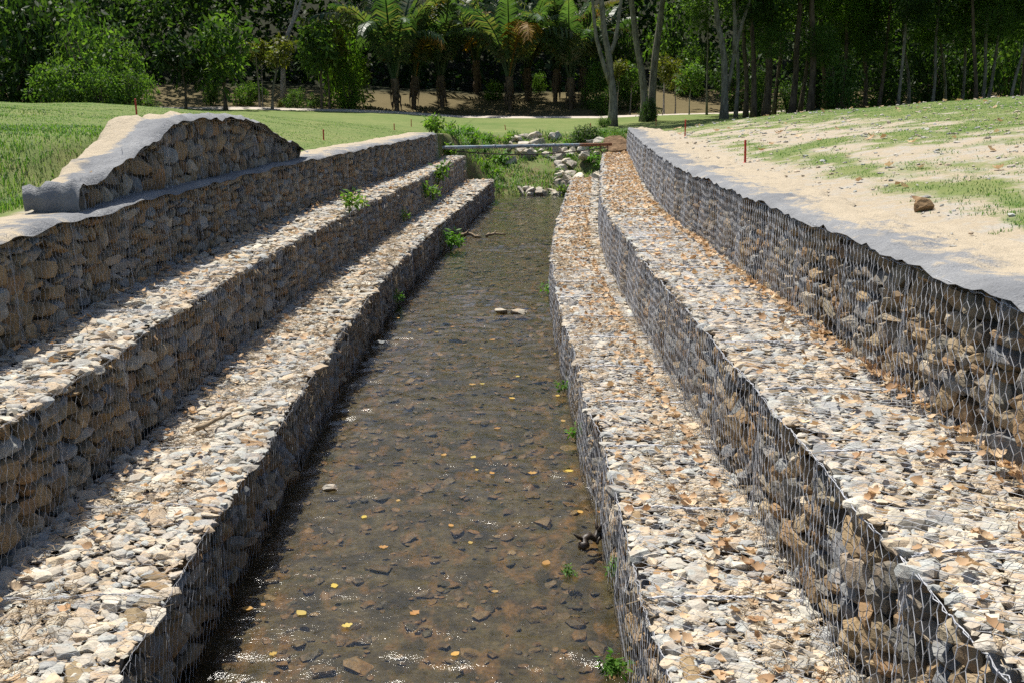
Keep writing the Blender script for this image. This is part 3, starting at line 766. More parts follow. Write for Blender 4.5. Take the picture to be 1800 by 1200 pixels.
def straw():
    A, B = [], []
    for key, n in (('R1', 6500), ('L1', 6500), ('R2', 1800), ('L2', 1500)):
        w = WALLS[key]; yy = Y0 + (26 - Y0) * rl.random(n) ** 1.7; t = rl.random(n); cl = vnoise(yy * 1.2, t * 3, 90) > .42
        yy, t = yy[cl], t[cl]; n = len(yy)
        x = face_x(w, yy, np.ones(n)) + w.side * (t * 1.08 - .03); z = ztop(w, yy) + .03 + rl.random(n) * .03
        a = rl.uniform(0, 6.28, n); L = rl.uniform(.04, .16, n); h = rl.normal(size=n) * .18
        d = np.stack([np.cos(a), np.sin(a), h], -1) * L[:, None]; p = np.stack([x, yy, z], -1); kink = rl.normal(size=(n, 3)) * .25 * L[:, None]; kink[:, 2] = np.abs(kink[:, 2]) * .3
        A += [p, p + d * .5 + kink]; B += [p + d * .5 + kink, p + d]
    # tufts of straw hanging over the water on the lowest tiers
    for key, n in (('L1', 2600), ('R1', 2000)):
        w = WALLS[key]; yy = Y0 + (24 - Y0) * rl.random(n) ** 1.5; cl = vnoise(yy * 1.6, yy * 0, 95) > .45; yy = yy[cl]; n = len(yy)
        tt = rl.random(n) ** .6; x = face_x(w, yy, tt) - w.side * .03; z = w.zb(yy) + .1 + tt * (ztop(w, yy) - w.zb(yy) - .1)
        p = np.stack([x, yy, z], -1); d = np.stack([-w.side * rl.random(n) * .04, rl.normal(size=n) * .05, -rl.uniform(.02, .14, n)], -1)
        A.append(p); B.append(p + d)
    A = np.concatenate(A); B = np.concatenate(B)
    V, Q = prisms(A, B, np.interp(A[:, 1], [3, 12, 26], [.0022, .0032, .005]), np.array([.1, .2, .97]))
    mb = MB().add(V, Q=Q)
    tag(link('dry_straw', mb.mesh('dry_straw', M_STRAW)), "dry straw and twigs strewn over the lower terraces", 'straw', kind='stuff')
straw()

# ------------------------------------------------------------------ in the stream
def single_rock(name, P, sc, rot, v, m, label, cat='rock', group=None, parent=None):
    o = bpy.data.objects.new(name, rock_mesh(v, m)); COL.objects.link(o)
    M = Matrix((rotm(np.array([rot[0]]), np.array([rot[1]]), np.array([rot[2]]))[0] * np.array(sc)[None]).tolist()).to_4x4(); M.translation = Vector([float(q) for q in P]); o.matrix_basis = M
    return tag(o, label, cat, group)
def on_water(px, py):
    d = ray(px, py); t = (-8.75 * SL - H) / (d[2] - SL * d[1]); return np.array([0, 0, H]) + d * t
B0 = NH + NL
q = on_water(880, 551); single_rock('stone', q + (0, 0, .03), (.28, .22, .14), (.3, .1, 0), B0, M_PALE, "left of two cream stones side by side in mid stream", 'stone')
q = on_water(912, 551); single_rock('stone', q + (0, 0, .02), (.33, .2, .12), (-.1, .05, 0), B0 + 1, M_PALE, "right of two cream stones side by side in mid stream", 'stone')
q = on_water(580, 859); single_rock('stone', q + (0, 0, .015), (.16, .09, .07), (.05, 0, 0), B0 + 2, M_PALE, "single pale oblong stone near the left edge of the stream", 'stone')
for (px, py, s_, lb) in ((298, 588, 0, ''),): pass
q = on_water(697, 596); single_rock('stone', q + (0, 0, .01), (.09, .06, .05), (.4, 0, 0), B0 + 3, M_PALE, "tiny white pebble by the left edge beyond the oblong stone", 'stone')
q = on_water(668, 602); single_rock('stone', q + (0, 0, .01), (.17, .1, .06), (.2, 0, 0), B0 + 4, M_TOP, "flat tan stone at the left stream edge beside the white pebble", 'stone')
def bed_stones():
    n = 4600; y = 1.5 + 42 * rl.random(n) ** 1.5; t = rl.random(n); x = X('L1', y) + .02 + t * (X('R1', y) - X('L1', y) - .04)
    s = np.clip(.045 * np.exp(rl.normal(size=n) * .5), .02, .15) * np.interp(y, [0, 20, 45], [1, 1.3, 1.8])
    sc = np.stack([s * rl.uniform(.9, 1.6, n), s * rl.uniform(.8, 1.2, n), s * rl.uniform(.2, .36, n)], -1)
    z = bedz(x, y) + sc[:, 2] * .22
    va = np.where(s > .12, rl.integers(0, NH, n), NH + rl.integers(0, NL, n))
    me = joined('stream_pebbles', np.stack([x, y, z], -1), sc, rotm(rl.uniform(0, 6.28, n), rl.normal(size=n) * .15, rl.normal(size=n) * .15), va, np.zeros(n, int), [M_WET])
    tag(link('stream_pebbles', me), "brown wet stones covering the stream bed", 'pebbles', kind='stuff')
bed_stones()
def stream_leaves():
    mes = [new_mesh('floating_leaf', V * (1, 1, .25), Q, M_YLEAF, smooth=True) for V, Q in LEAF]
    spots = [(832, 804), (838, 826), (865, 832), (936, 832), (994, 829), (640, 909), (793, 924), (827, 954), (674, 962), (729, 1078), (435, 1070), (463, 1063), (530, 1078), (588, 1030), (1053, 900), (846, 612), (865, 598), (948, 602), (980, 608), (975, 622), (830, 676), (848, 675), (732, 676), (767, 584), (738, 580), (840, 520), (833, 520), (700, 560), (1000, 828), (910, 662), (795, 575), (874, 753), (985, 597), (980, 696), (720, 585), (664, 563), (990, 740), (900, 700), (780, 800), (620, 640), (1020, 900), (870, 1040), (960, 990), (700, 880), (610, 1100), (480, 1150), (800, 1150)]
    for i, (px, py) in enumerate(spots):
        q = on_water(px, py); sz = float(rl.uniform(.05, .10)) * (1 + q[1] * .012); o = bpy.data.objects.new('floating_leaf', mes[i % 6]); COL.objects.link(o)
        o.matrix_basis = Matrix.Translation((q[0], q[1], q[2] + .008)) @ Matrix.Rotation(float(rl.uniform(0, 6.28)), 4, 'Z') @ Matrix.Scale(sz, 4)
        tag(o, "small yellow leaf floating on the shallow stream", 'leaf', 'yellow leaves on the water')
stream_leaves()
def stick(name, pts, r, m, label, br=()):
    mb = MB(); pts = np.array(pts, float); k = np.linspace(0, 1, 9); P = np.stack([np.interp(k, np.linspace(0, 1, len(pts)), pts[:, j]) for j in range(3)], -1)
    P[1:-1] += rl.normal(size=(7, 3)) * r * .35
    mb.tube(P, r * (1 - .5 * k), 7)
    for i, d, L in br:
        b0 = P[i]; mb.tube(np.array([b0, b0 + np.array(d) * L * .5, b0 + np.array(d) * L + (0, 0, L * .15)]), [r * .5, r * .4, r * .15], 5)
    o = link(name, mb.mesh(name, m, True, origin=P[0]), loc=P[0].tolist()); tag(o, label, 'stick'); return o
q = on_water(800, 416); e = on_water(845, 419); stick('driftwood', [q + (0, 0, .05), (q + e) / 2 + (0, 0, .09), e + (0, 0, .03)], .07, M_WOOD, "left driftwood piece lying against the left bank upstream", ((4, (.3, -.4, .4), .25), (6, (.5, .5, .2), .2)))
q = on_water(855, 417); e = on_water(888, 414); stick('driftwood', [q + (0, 0, .03), (q + e) / 2 + (0, .05, .08), e + (0, 0, .03)], .05, M_WOOD, "right driftwood piece in the upstream shallows", ((3, (.4, .3, .4), .2),))
q = on_water(1020, 962); e = on_water(1062, 945); stick('driftwood', [q + (0, 0, .01), (q + e) / 2 + (0, 0, .07), e + (0, 0, .10)], .045, M_WETWOOD, "dark wet driftwood snagged against the right bank", ((2, (-.6, -.3, .3), .16), (5, (.2, -.5, .6), .14), (6, (-.2, .4, .7), .12)))
q = on_water(1068, 935); e = on_water(1050, 958); stick('driftwood', [q + (0, 0, .12), e + (0, 0, .02)], .03, M_WETWOOD, "short dark stump of debris behind the snagged driftwood", ((4, (.4, -.4, .4), .12),))
w = WALLS['L1']; yy = 9.55; x0 = float(X('L1', yy)) - .75
stick('branch', [(x0, 9.3, float(ztop(w, yy)) + .08), (x0 + .12, 9.5, float(ztop(w, yy)) + .10), (x0 + .2, 9.78, float(ztop(w, yy)) + .09)], .028, M_WOOD, "pale piece of branch lying on the lowest left terrace", ((5, (.5, .3, .2), .08),))

# ------------------------------------------------------------------ plants
def leaves(mb, rng, C, rad, n, size, up=.35, droop=.25, wid=.42, squash=1.0):
    """n leaf blades scattered in every clump"""
    C = np.asarray(C, float); m = len(C) * n; rad = np.repeat(np.broadcast_to(rad, (len(C),)), n)
    d = rng.normal(size=(m, 3)); d /= np.linalg.norm(d, axis=1)[:, None]; d[:, 2] *= squash
    P = np.repeat(C, n, 0) + d * (rad * rng.random(m) ** .45)[:, None]
    a = np.stack([d[:, 0], d[:, 1], d[:, 2] * .3], -1) + rng.normal(size=(m, 3)) * .6; a[:, 2] -= droop; a /= np.linalg.norm(a, axis=1)[:, None]
    nv = rng.normal(size=(m, 3)); nv[:, 2] = np.abs(nv[:, 2]) + up; b = np.cross(nv, a); b /= np.linalg.norm(b, axis=1)[:, None] + 1e-9
    L = size * rng.uniform(.6, 1.35, m)[:, None]
    V = np.stack([P, P + a * L * .45 + b * L * wid * .5, P + a * L, P + a * L * .45 - b * L * wid * .5], 1)
    mb.add(V.reshape(-1, 3), Q=np.arange(m * 4).reshape(-1, 4), tone=np.repeat(rng.random(m), 4))
def clumps(rng, n, r, c0, inner=.35):
    d = rng.normal(size=(n, 3)); d /= np.linalg.norm(d, axis=1)[:, None]
    k = (inner + (1 - inner) * rng.random(n))[:, None] ** .6
    lump = .75 + .5 * rng.random((n, 1))
    return np.asarray(c0) + d * k * np.asarray(r) * lump
def mesh_leaves(seed, n_cl, r, c0, rad, per, size, **kw):
    rng = np.random.default_rng(seed); mb = MB(); C = clumps(rng, n_cl, r, c0)
    if kw.pop('floor', False): C[:, 2] = np.maximum(C[:, 2], .12)
    leaves(mb, rng, C, rad * rng.uniform(.6, 1.25, n_cl), per, size, **kw)
    return mb.mesh('crown', M_LEAF_A)
SHRUB = [mesh_leaves(200 + i, 46, (1, 1, .85), (0, 0, .75), .34, 60, .14, floor=True, droop=.45) for i in range(4)]   # unit: about 1.6 tall
YOUNG = [mesh_leaves(220 + i, 20, (1, 1, .95), (0, 0, 0), .42, 46, .30, droop=.4) for i in range(4)]                      # unit radius ~1.3
TALL = [mesh_leaves(240 + i, 85, (3.6, 3.6, 3.8), (0, 0, 0), .95, 62, .34, droop=.3) for i in range(4)]
def crown(me, m, root, loc, sc, rz):
    o = link('crown', me, root); o.location = loc; o.scale = sc; o.rotation_euler = (0, 0, rz)
    o.material_slots[0].link = 'OBJECT'; o.material_slots[0].material = m; return o
def trunk(root, pts, rad, m, br=(), name='trunk'):
    mb = MB(); base = np.array(root.location)
    def smooth(P, n):
        P = np.array(P, float); k = np.linspace(0, len(P) - 1, n); i = np.clip(k.astype(int), 0, len(P) - 2); f = (k - i)[:, None]
        Pm = np.concatenate([[2 * P[0] - P[1]], P, [2 * P[-1] - P[-2]]]); a, b, c_, d = Pm[i], Pm[i + 1], Pm[i + 2], Pm[i + 3]
        return .5 * (2 * b + (c_ - a) * f + (2 * a - 5 * b + 4 * c_ - d) * f ** 2 + (3 * b - a - 3 * c_ + d) * f ** 3)
    P = smooth(pts, 16); k = np.linspace(0, 1, 16)
    r = rad * (1 - .55 * k); r[0] *= 1.5; r[1] *= 1.15
    P[0, 2] -= .15
    mb.tube(P, r, 9)
    for p, r0 in br:
        Pb = smooth(p, 9); mb.tube(Pb, r0 * (1 - .6 * np.linspace(0, 1, 9)), 6)
    return link(name, mb.mesh('trunk', m, True, origin=base), root)
def gx(px, D): return float(atD(px, HY, D)[0])
def young_tree(px, D, h, cr, th, label, m=M_LEAF_A, bm=M_BARK_D, lean=0., v=0, sq=1.0, name='young_tree'):
    x = gx(px, D); z = float(ground_z(x, D)); root = empty(name, (x, D, z), label, 'tree')
    top = np.array([x + lean, D, z + h]); rr = random.Random(px * 7 + int(D))
    pts = [(x, D, z), (x + lean * .2 + rr.uniform(-.06, .06), D, z + h * .35), (x + lean * .6 + rr.uniform(-.1, .1), D, z + h * .7), top]
    br = []
    for k in range(5):
        a = rr.uniform(0, 6.28); s_ = .62 + .07 * k; p0 = np.array([x + lean * s_, D, z + h * s_])
        br.append(([p0, p0 + (math.cos(a) * cr * .4, math.sin(a) * cr * .4, cr * .35), p0 + (math.cos(a) * cr * .8, math.sin(a) * cr * .8, cr * .55)], th * .35))
    trunk(root, pts, th, bm, br)
    crown(YOUNG[v % 4], m, root, (lean, 0, h * .98), (cr * .75, cr * .75, cr * .75 * sq), rr.uniform(0, 6.28)); return root
def shrub(px, D, h, wd_, label, m=M_LEAF_A, v=0, name='shrub', group=None, z=None, x=None):
    x = gx(px, D) if x is None else x; z = float(ground_z(x, D)) if z is None else z; root = empty(name, (x, D, z - .05), label, 'shrub', group)
    rr = random.Random(int(px * 13 + D * 3 + v))
    mb = MB()
    for k in range(5):
        a = rr.uniform(0, 6.28); mb.tube(np.array([(0, 0, -.05), (math.cos(a) * wd_ * .15, math.sin(a) * wd_ * .15, h * .35), (math.cos(a) * wd_ * .3, math.sin(a) * wd_ * .3, h * .75)]), [.03 * h ** .5, .022 * h ** .5, .008], 5)
    link('stem', mb.mesh('stem', M_BARK_D, True), root)
    crown(SHRUB[v % 4], m, root, (0, 0, 0), (wd_ / 2.3, wd_ / 2.3, h / 1.75), rr.uniform(0, 6.28)); return root

def tall_tree(label, stems, D, r0, m=M_BARK, leafm=M_LEAF_A, crowns=((0, 0, 1, 0),), name='tall_tree', v=0):
    """stems: list of pixel polylines; the first starts at the ground. crowns: (dx, z, scale, dy)"""
    px = stems[0][0][0]; x = gx(px, D); z = float(ground_z(x, D)); root = empty(name, (x, D, z), label, 'tree')
    W = []
    for s_ in stems:
        P = [atD(a, b, D + dy) for (a, b, dy) in [(*q, 0) if len(q) == 2 else q for q in s_]]
        W.append(np.array(P))
    W[0][0] = (x, D, z)
    tops = []
    def ext(P):     # carry the stem on above the picture
        d = P[-1] - P[-2]; d = d / max(d[2], .3); zt = z + 13
        if P[-1][2] > H + 3: P = np.concatenate([P, [P[-1] + d * (zt - P[-1][2]) * .6 + (0, 0, 0), P[-1] + d * .5 * (zt - P[-1][2]) + (0, 0, (zt - P[-1][2]) * .5)]])
        tops.append(P[-1]); return P
    W = [ext(P) for P in W]
    rr = random.Random(px)
    br = [(P, r0 * .62) for P in W[1:]]
    for t_ in tops:
        for k in range(4):
            a = rr.uniform(0, 6.28); L = rr.uniform(1.5, 3); br.append(([t_ - (0, 0, 2 + k * .6), t_ + (math.cos(a) * L * .5, math.sin(a) * L * .5, -.8), t_ + (math.cos(a) * L, math.sin(a) * L, .6)], r0 * .25))
    trunk(root, W[0], r0, m, br)
    for i, (dx, cz, sc, dy) in enumerate(crowns):
        crown(TALL[(v + i) % 4], leafm, root, (dx, dy, cz), (sc, sc, sc), rr.uniform(0, 6.28))
    return root
# --- the pale slender trees in front of the wood
tall_tree("pale forked tree standing alone on the lawn edge beyond the right wall", [[(1078, 219), (1078, 170), (1073, 130), (1070, 95), (1063, 60), (1057, 0)], [(1071, 97), (1082, 70), (1092, 0)], [(1072, 148), (1060, 110), (1047, 60), (1042, 0)]], 60, .24, crowns=((-1.5, 13.0, .85, .5), (1.5, 14, .9, 0)))
tall_tree("left trunk of the two leaning apart in a V from one bushy base", [[(1134, 200), (1133, 170), (1128, 125), (1119, 75), (1110, 0)]], 67, .27, v=1, crowns=((-2.5, 13.5, .9, 0),))
tall_tree("right trunk of the two leaning apart in a V from one bushy base", [[(1146, 200), (1147, 160), (1152, 100), (1158, 55), (1165, 0)]], 67.6, .28, v=2, crowns=((1.5, 14, 1, 1),))
tall_tree("pale tree forking low into two trunks, first of the right wood", [[(1275, 196), (1274, 150), (1272, 95), (1262, 40), (1258, 0)], [(1279, 160), (1288, 110), (1298, 65), (1318, 0)], [(1291, 95), (1292, 40), (1290, 0)]], 62, .22, leafm=M_LEAF_A, v=3, crowns=((-2.2, 10.2, .75, -.5), (2, 13.5, .9, 0)))
# --- young trees on the left bank
young_tree(325, 78, 3.7, 2.3, .10, "dark leafy young tree, leftmost trunk beside the big bushes", M_LEAF_B, v=0, sq=1.1)
young_tree(395, 79, 4.6, 2.5, .15, "fullest young tree with dark trunk on the left bank", M_LEAF_A, v=1, sq=1.35)
young_tree(455, 82, 4.6, 1.1, .09, "thin crooked young tree with small leaf tuft, left of the white trunk", M_LEAF_D, M_BARK, v=2)
young_tree(461, 86, 4.0, .7, .045, "thinnest whitish sapling just behind the small-tufted young tree", M_LEAF_B, M_BARK_W, v=3)
young_tree(477, 81, 4.6, 1.5, .11, "young tree leaning right in front of the white trunk", M_LEAF_D, M_BARK, lean=.9, v=3)
tall_tree("white trunked tall tree bending right above the young trees", [[(497, 192), (498, 120), (504, 70), (512, 45), (524, 20), (530, 0)], [(515, 40), (519, 15), (521, 0)]], 88, .22, m=M_BARK_W, v=0, crowns=((2.5, 13.5, .8, 0),))
young_tree(564, 83, 5.0, 2.0, .10, "left of two thin dark trunks under a loose crown near the path", M_LEAF_A, v=2, sq=1.3)
young_tree(578, 84.5, 5.4, 2.2, .09, "right of two thin dark trunks under a loose crown near the path", M_LEAF_D, v=0, sq=1.2)
shrub(519, 83, 1.9, 2.1, "round green shrub on the left bank below the white trunk", M_LEAF_A, 1)
shrub(553, 85, 1.4, 1.7, "small round shrub right of the larger one on the left bank", M_LEAF_A, 2)
shrub(492, 83.6, .8, .7, "smallest low shrub at the foot of the white trunk", M_LEAF_D, 3)
shrub(432, 87, 2.0, 2.6, "low leafy bush behind the fullest young tree", M_LEAF_C, 0)
shrub(372, 86, 2.4, 1.8, "upright bush between the two leftmost young trees", M_LEAF_A, 3)
shrub(448, 90, 1.7, 2.2, "pale low bush at the top of the left bank", M_LEAF_C, 1)
shrub(602, 88, 8.2, 5.2, "tall bright green bushy tree left of the palms", M_LEAF_C, 2, name='bushy_tree')
shrub(612, 86, 4.2, 2.6, "rounded bright bush at the foot of the bushy tree left of the palms", M_LEAF_C, 0)
# --- the big bushes behind the left lawn
for (px, D, h, wd_, v, m, lb) in ((20, 66, 10, 8.0, 0, M_LEAF_B, "huge dark bush at the far left edge"), (112, 68, 9.0, 7.0, 1, M_LEAF_B, "tall dark bush second from the left edge"), (165, 64, 6.2, 5.2, 2, M_LEAF_A, "wide green bush with lit upper leaves left of the young trees"),
        (222, 66, 5.0, 3.8, 3, M_LEAF_A, "green bush leaning out at the right of the big bushes"), (105, 61, 3.3, 3.4, 1, M_LEAF_A, "low bush in front of the tall dark bushes"), (178, 61, 3.0, 2.6, 0, M_LEAF_A, "low drooping bush under the wide lit bush"),
        (228, 62, 2.9, 2.8, 2, M_LEAF_A, "low bright bush at the right end of the big bushes"), (262, 64, 1.0, 1.4, 3, M_LEAF_A, "tiny bush at the lawn edge right of the big bushes")):
    shrub(px, D, h, wd_, lb, m, v, name='bush')
# --- palms
def frond_mesh(seed, arch, L=1.0, n=40):
    rng = np.random.default_rng(seed); mb = MB(); k = np.linspace(0, 1, 14)
    ang = math.radians(78) - arch * k ** 1.5; ds = L / 13
    P = np.concatenate([[[0, 0, 0]], np.cumsum(np.stack([np.cos(ang) * ds, 0 * ang, np.sin(ang) * ds], -1)[:-1], 0)])
    mb.tube(P, .0125 * (1 - .8 * k) + .0015, 4, tone=.97)
    V, A = [], []
    for s_ in (-1, 1):
        t = np.linspace(.16, .99, n); p = np.stack([np.interp(t, k, P[:, j]) for j in range(3)], -1)
        tg = np.stack([np.interp(t, k, np.gradient(P[:, j])) for j in range(3)], -1); tg /= np.linalg.norm(tg, axis=1)[:, None]
        sd = np.array([0, s_, 0.]) + rng.normal(size=(n, 3)) * .10; dn = np.array([0, 0, -1.])
        LL = (.20 * np.sin(np.clip(t * 1.05, 0, 1) * math.pi * .86 + .25) + .03)[:, None]
        d1 = sd * .75 + tg * .55 + dn * .12; d1 /= np.linalg.norm(d1, axis=1)[:, None]; d2 = d1 * .7 + dn * .75
        m1 = p + d1 * LL * .55; e = m1 + d2 * LL * .45; wv = tg * .0095
        V.append(np.stack([p - wv, p + wv, m1 + wv * 1.1, m1 - wv * 1.1, e], 1)); A.append(np.repeat(np.clip(t + rng.normal(size=n) * .12, 0, .97), 5))
    V = np.concatenate(V); m = len(V); b = np.arange(m)[:, None] * 5
    mb.add(V.reshape(-1, 3), T=b + np.array([[3, 2, 4]]), Q=b + np.array([[0, 1, 2, 3]]), tone=np.concatenate(A))
    return mb.mesh('frond', M_PALM)
FROND = [frond_mesh(300 + i, a) for i, a in enumerate((.5, .9, 1.4, 1.95, 2.5))]
def palm(px, D, th, L, nf, label, seed):
    rr = random.Random(seed); x = gx(px, D); z = float(ground_z(x, D)); root = empty('palm', (x, D, z), label, 'palm tree')
    mb = MB(); k = np.linspace(0, 1, 22); lean = rr.uniform(-.2, .2)
    P = np.stack([lean * k ** 2, 0 * k, -.2 + (th + .4) * k], -1); rad = .17 + .06 * (k > .45) + .04 * np.abs(np.sin(k * 34)) + .08 * k
    mb.tube(P, rad, 10)
    for i in range(26):     # cut leaf bases and hanging dead sheaths
        a = rr.uniform(0, 6.28); zz = th * rr.uniform(.35, 1.05); r = .27; u = np.array([math.cos(a), math.sin(a), 0])
        b0 = u * (r * .7) + (lean * (zz / th) ** 2, 0, zz); ln = rr.uniform(.5, 1.5)
        mb.tube(np.array([b0, b0 + u * .22 + (0, 0, -ln * .35), b0 + u * .2 + (0, 0, -ln)]), [.06, .045, .015], 5)
    link('trunk', mb.mesh('trunk', M_FIBRE, True), root)
    for i in range(nf):
        a = i * 2.39996 + rr.uniform(-.3, .3); q = i / nf; v = min(4, int(q * 5)); s_ = L * rr.uniform(.85, 1.12) * (.95 if v < 2 else 1)
        o = link('frond', FROND[v], root); o.location = (lean + math.cos(a) * .18, math.sin(a) * .18, th + .15); o.scale = (s_, s_ * rr.uniform(.9, 1.1), s_); o.rotation_euler = (rr.uniform(-.15, .15), rr.uniform(-.08, .12), a)
        if v >= 2 and rr.random() < .16: o.material_slots[0].link = 'OBJECT'; o.material_slots[0].material = M_PALM_DRY
palm(697, 86, 2.5, 8.6, 16, "leftmost big palm with arching fronds and shaggy trunk", 1)
palm(727, 89, 2.5, 7.8, 12, "palm close behind and right of the leftmost palm", 2)
palm(777, 90, 2.4, 8.4, 14, "palm third from the left, its dead sheaths hanging pale", 3)
palm(897, 88, 2.6, 8.6, 16, "central palm with broad crown above the pipe", 4)
palm(926, 92, 2.6, 7.0, 10, "smaller palm just right of the central palm", 5)
palm(976, 91, 2.6, 8.0, 12, "palm with long dark crown, right of the smaller palm", 6)
palm(1004, 88, 2.4, 7.4, 13, "palm with slanting trunk, second from the right end of the palms", 7)
palm(1026, 91, 2.6, 7.0, 11, "rightmost palm, beside the pale forked tree", 8)
palm(838, 96, 2.8, 7.6, 11, "shaded palm set back in the gap between the palms", 9)
# --- shrubs and saplings in the gap right of the palms
for (px, D, h, wd_, v, m, lb) in ((868, 93, 2.0, 2.0, 0, M_LEAF_C, "bright low bush under the palm gap"), (948, 95, 2.2, 1.4, 1, M_LEAF_A, "narrow bush glimpsed between two palm trunks"), (1048, 88, 4.4, 2.6, 2, M_LEAF_C, "bright bush right of the last palm"), (1062, 84, 2.2, 2.2, 3, M_LEAF_A, "low bush behind the pale forked tree"),
        (1108, 87, 3.6, 3.2, 1, M_LEAF_A, "green bush between the forked tree and the V trunks"), (1094, 92, 7.0, 3.2, 0, M_LEAF_B, "tall dark bush behind the gap by the forked tree"), (1182, 96, 8.0, 5.0, 2, M_LEAF_A, "tall bushy growth behind the V trunks"), (1141, 66, 1.5, 1.5, 3, M_LEAF_B, "scrubby bush around the base of the V trunks"),
        (1218, 92, 5.4, 4.0, 0, M_LEAF_A, "green bush at the shaded wood edge right of the V trunks"), (1030, 48.6, 1.1, 1.6, 1, M_LEAF_B, "dark bush on the ditch bank beyond the pipe"), (1062, 58, .7, .8, 2, M_LEAF_A, "small leafy plant at the foot of the pale forked tree")):
    shrub(px, D, h, wd_, lb, m, v, name='bush')
young_tree(1168, 82, 3.6, 1.3, .09, "slim pale sapling with round leaf tuft right of the V trunks", M_LEAF_D, M_BARK_W, v=1)
young_tree(1188, 84, 2.6, 1.0, .06, "shorter pale sapling, second right of the V trunks", M_LEAF_D, M_BARK_W, v=2)
young_tree(1108, 84, 3.2, 1.3, .07, "small sapling behind and left of the V trunks", M_LEAF_A, M_BARK, v=3)
young_tree(1086, 84, 3.6, 1.2, .06, "thin yellowish sapling beside the pale forked tree", M_LEAF_D, M_BARK_W, v=0)
young_tree(1213, 78, 2.9, 1.3, .05, "pale sapling at the wood edge where the lawn starts to rise", M_LEAF_A, M_BARK_W, v=1)
# --- the dark wood on the right
rw = random.Random(3)
WOOD = [(1244, 74, .07, 0), (1295, 63, .11, 2), (1313, 66, .15, -4), (1327, 64, .17, -8), (1348, 66, .24, 6), (1362, 72, .14, 14), (1394, 64, .20, 12), (1408, 70, .14, 25), (1427, 63, .22, 0), (1452, 74, .15, -10), (1482, 67, .14, 8), (1522, 70, .13, -6), (1546, 66, .12, 18), (1580, 62, .10, 14), (1600, 68, .11, -12), (1640, 63, .10, 10), (1664, 70, .10, -14), (1692, 66, .10, 6), (1718, 61, .12, -8), (1727, 62, .11, 10), (1736, 63, .10, 26), (1776, 60, .09, 34), (1798, 66, .12, 4)]
POS = ["first", "second", "third", "fourth", "fifth", "sixth", "seventh", "eighth", "ninth", "tenth", "eleventh", "twelfth", "thirteenth", "fourteenth", "fifteenth", "sixteenth", "seventeenth", "eighteenth", "nineteenth", "twentieth", "twenty-first", "twenty-second", "twenty-third"]
for i, (px, D, r0, ln) in enumerate(WOOD):
    kind_ = 'stout dark' if r0 > .18 else ('thin pale' if r0 < .11 else 'slim brown')
    tall_tree("%s trunk in the right wood, %s from its left end" % (kind_, POS[i]), [[(px, 190), (px + ln * .3 + rw.uniform(-2, 2), 140), (px + ln * .7 + rw.uniform(-3, 3), 80), (px + ln, 20), (px + ln * 1.1, 0)]], D, r0, m=M_BARK_D if r0 > .11 else M_BARK,
              leafm=(M_LEAF_A, M_LEAF_B, M_LEAF_C, M_LEAF_A)[i % 4], v=i, crowns=((rw.uniform(-1, 1) + ln * .05, rw.uniform(7.0, 11.5), rw.uniform(.6, 1.0), rw.uniform(-1, 1.5)), (rw.uniform(-1.2, 1.2) + ln * .03, rw.uniform(4.2, 7.0), rw.uniform(.24, .42), rw.uniform(-1.8, .4))), name='wood_tree')
for (px, D, h, wd_, v, m, lb) in ((1336, 68, 3.2, 1.6, 0, M_LEAF_A, "leafy bush among the first trunks of the right wood"), (1388, 72, 2.6, 2.6, 1, M_LEAF_B, "dark bush low between the right wood trunks"), (1478, 62, 3.9, 2.6, 2, M_LEAF_A, "pale leaved bush lit at the front of the right wood"), (1560, 74, 4.5, 4.0, 3, M_LEAF_B, "dark bush deep in the middle of the right wood"), (1640, 76, 6.0, 4.6, 0, M_LEAF_B, "broad dark bush behind the thin trunks at right"), (1700, 78, 7.5, 5.0, 1, M_LEAF_A, "green bushy growth behind the clustered thin trunks at right"), (1780, 74, 7.5, 5.0, 2, M_LEAF_A, "green bushy growth at the right edge of the wood"), (1440, 82, 6, 5, 3, M_LEAF_B, "dark thicket behind the stout trunks"), (1300, 84, 6, 5, 2, M_LEAF_B, "dark thicket behind the pale low-forking tree")):
    shrub(px, D, h, wd_, lb, m, v, name='bush')
# --- the forest rising behind: one mass
def forest():
    rng = np.random.default_rng(77); mb = MB()
    n = 3000; x = rng.uniform(-95, 100, n); y = rng.uniform(97, 126, n); h = rng.random(n) ** .8 * 22
    y = np.where((x > -19) & (x < 13), 105 + (y - 97) * .72, y)
    keep = (np.abs(x) < y * .6 + 6); x, y, h = x[keep], y[keep], h[keep]
    C = np.stack([x, y, terr(x, y) + h], -1); leaves(mb, rng, C, rng.uniform(1.1, 2.6, len(C)), 34, .88, wid=.55)
    # unseen canopy added over the wood edge to block sun, set back behind palms
    n = 430; x = rng.uniform(-80, 90, n); gap = (x > -20) & (x < 13); y = rng.uniform(90, 108, n) - 20 * sstep(14, 25, x) - 18 * sstep(-22, -34, x) + np.where(gap, 18, 0); z = terr(x, y) + rng.uniform(11, 22, n)
    leaves(mb, rng, np.stack([x, y, z], -1), rng.uniform(1.4, 2.6, n), 44, .75, wid=.5)
    # deep undergrowth behind the right wood and the left bushes
    n = 900; x = np.concatenate([rng.uniform(20, 75, 560), rng.uniform(-75, -26, 340)]); y = rng.uniform(78, 96, n); y = np.where(x < 0, y - 1, y); z = terr(x, y) + rng.random(n) ** .7 * 15
    z = np.where((x < 0) & (x > -32), terr(x, y) + 5 + rng.random(n) * 10, z)
    leaves(mb, rng, np.stack([x, y, z], -1), rng.uniform(1.0, 2.2, n), 40, .62, wid=.5)
    tag(link('background_forest', mb.mesh('background_forest', M_LEAF_B)), "dense dark forest rising behind the lawn", 'forest', kind='stuff')
forest()

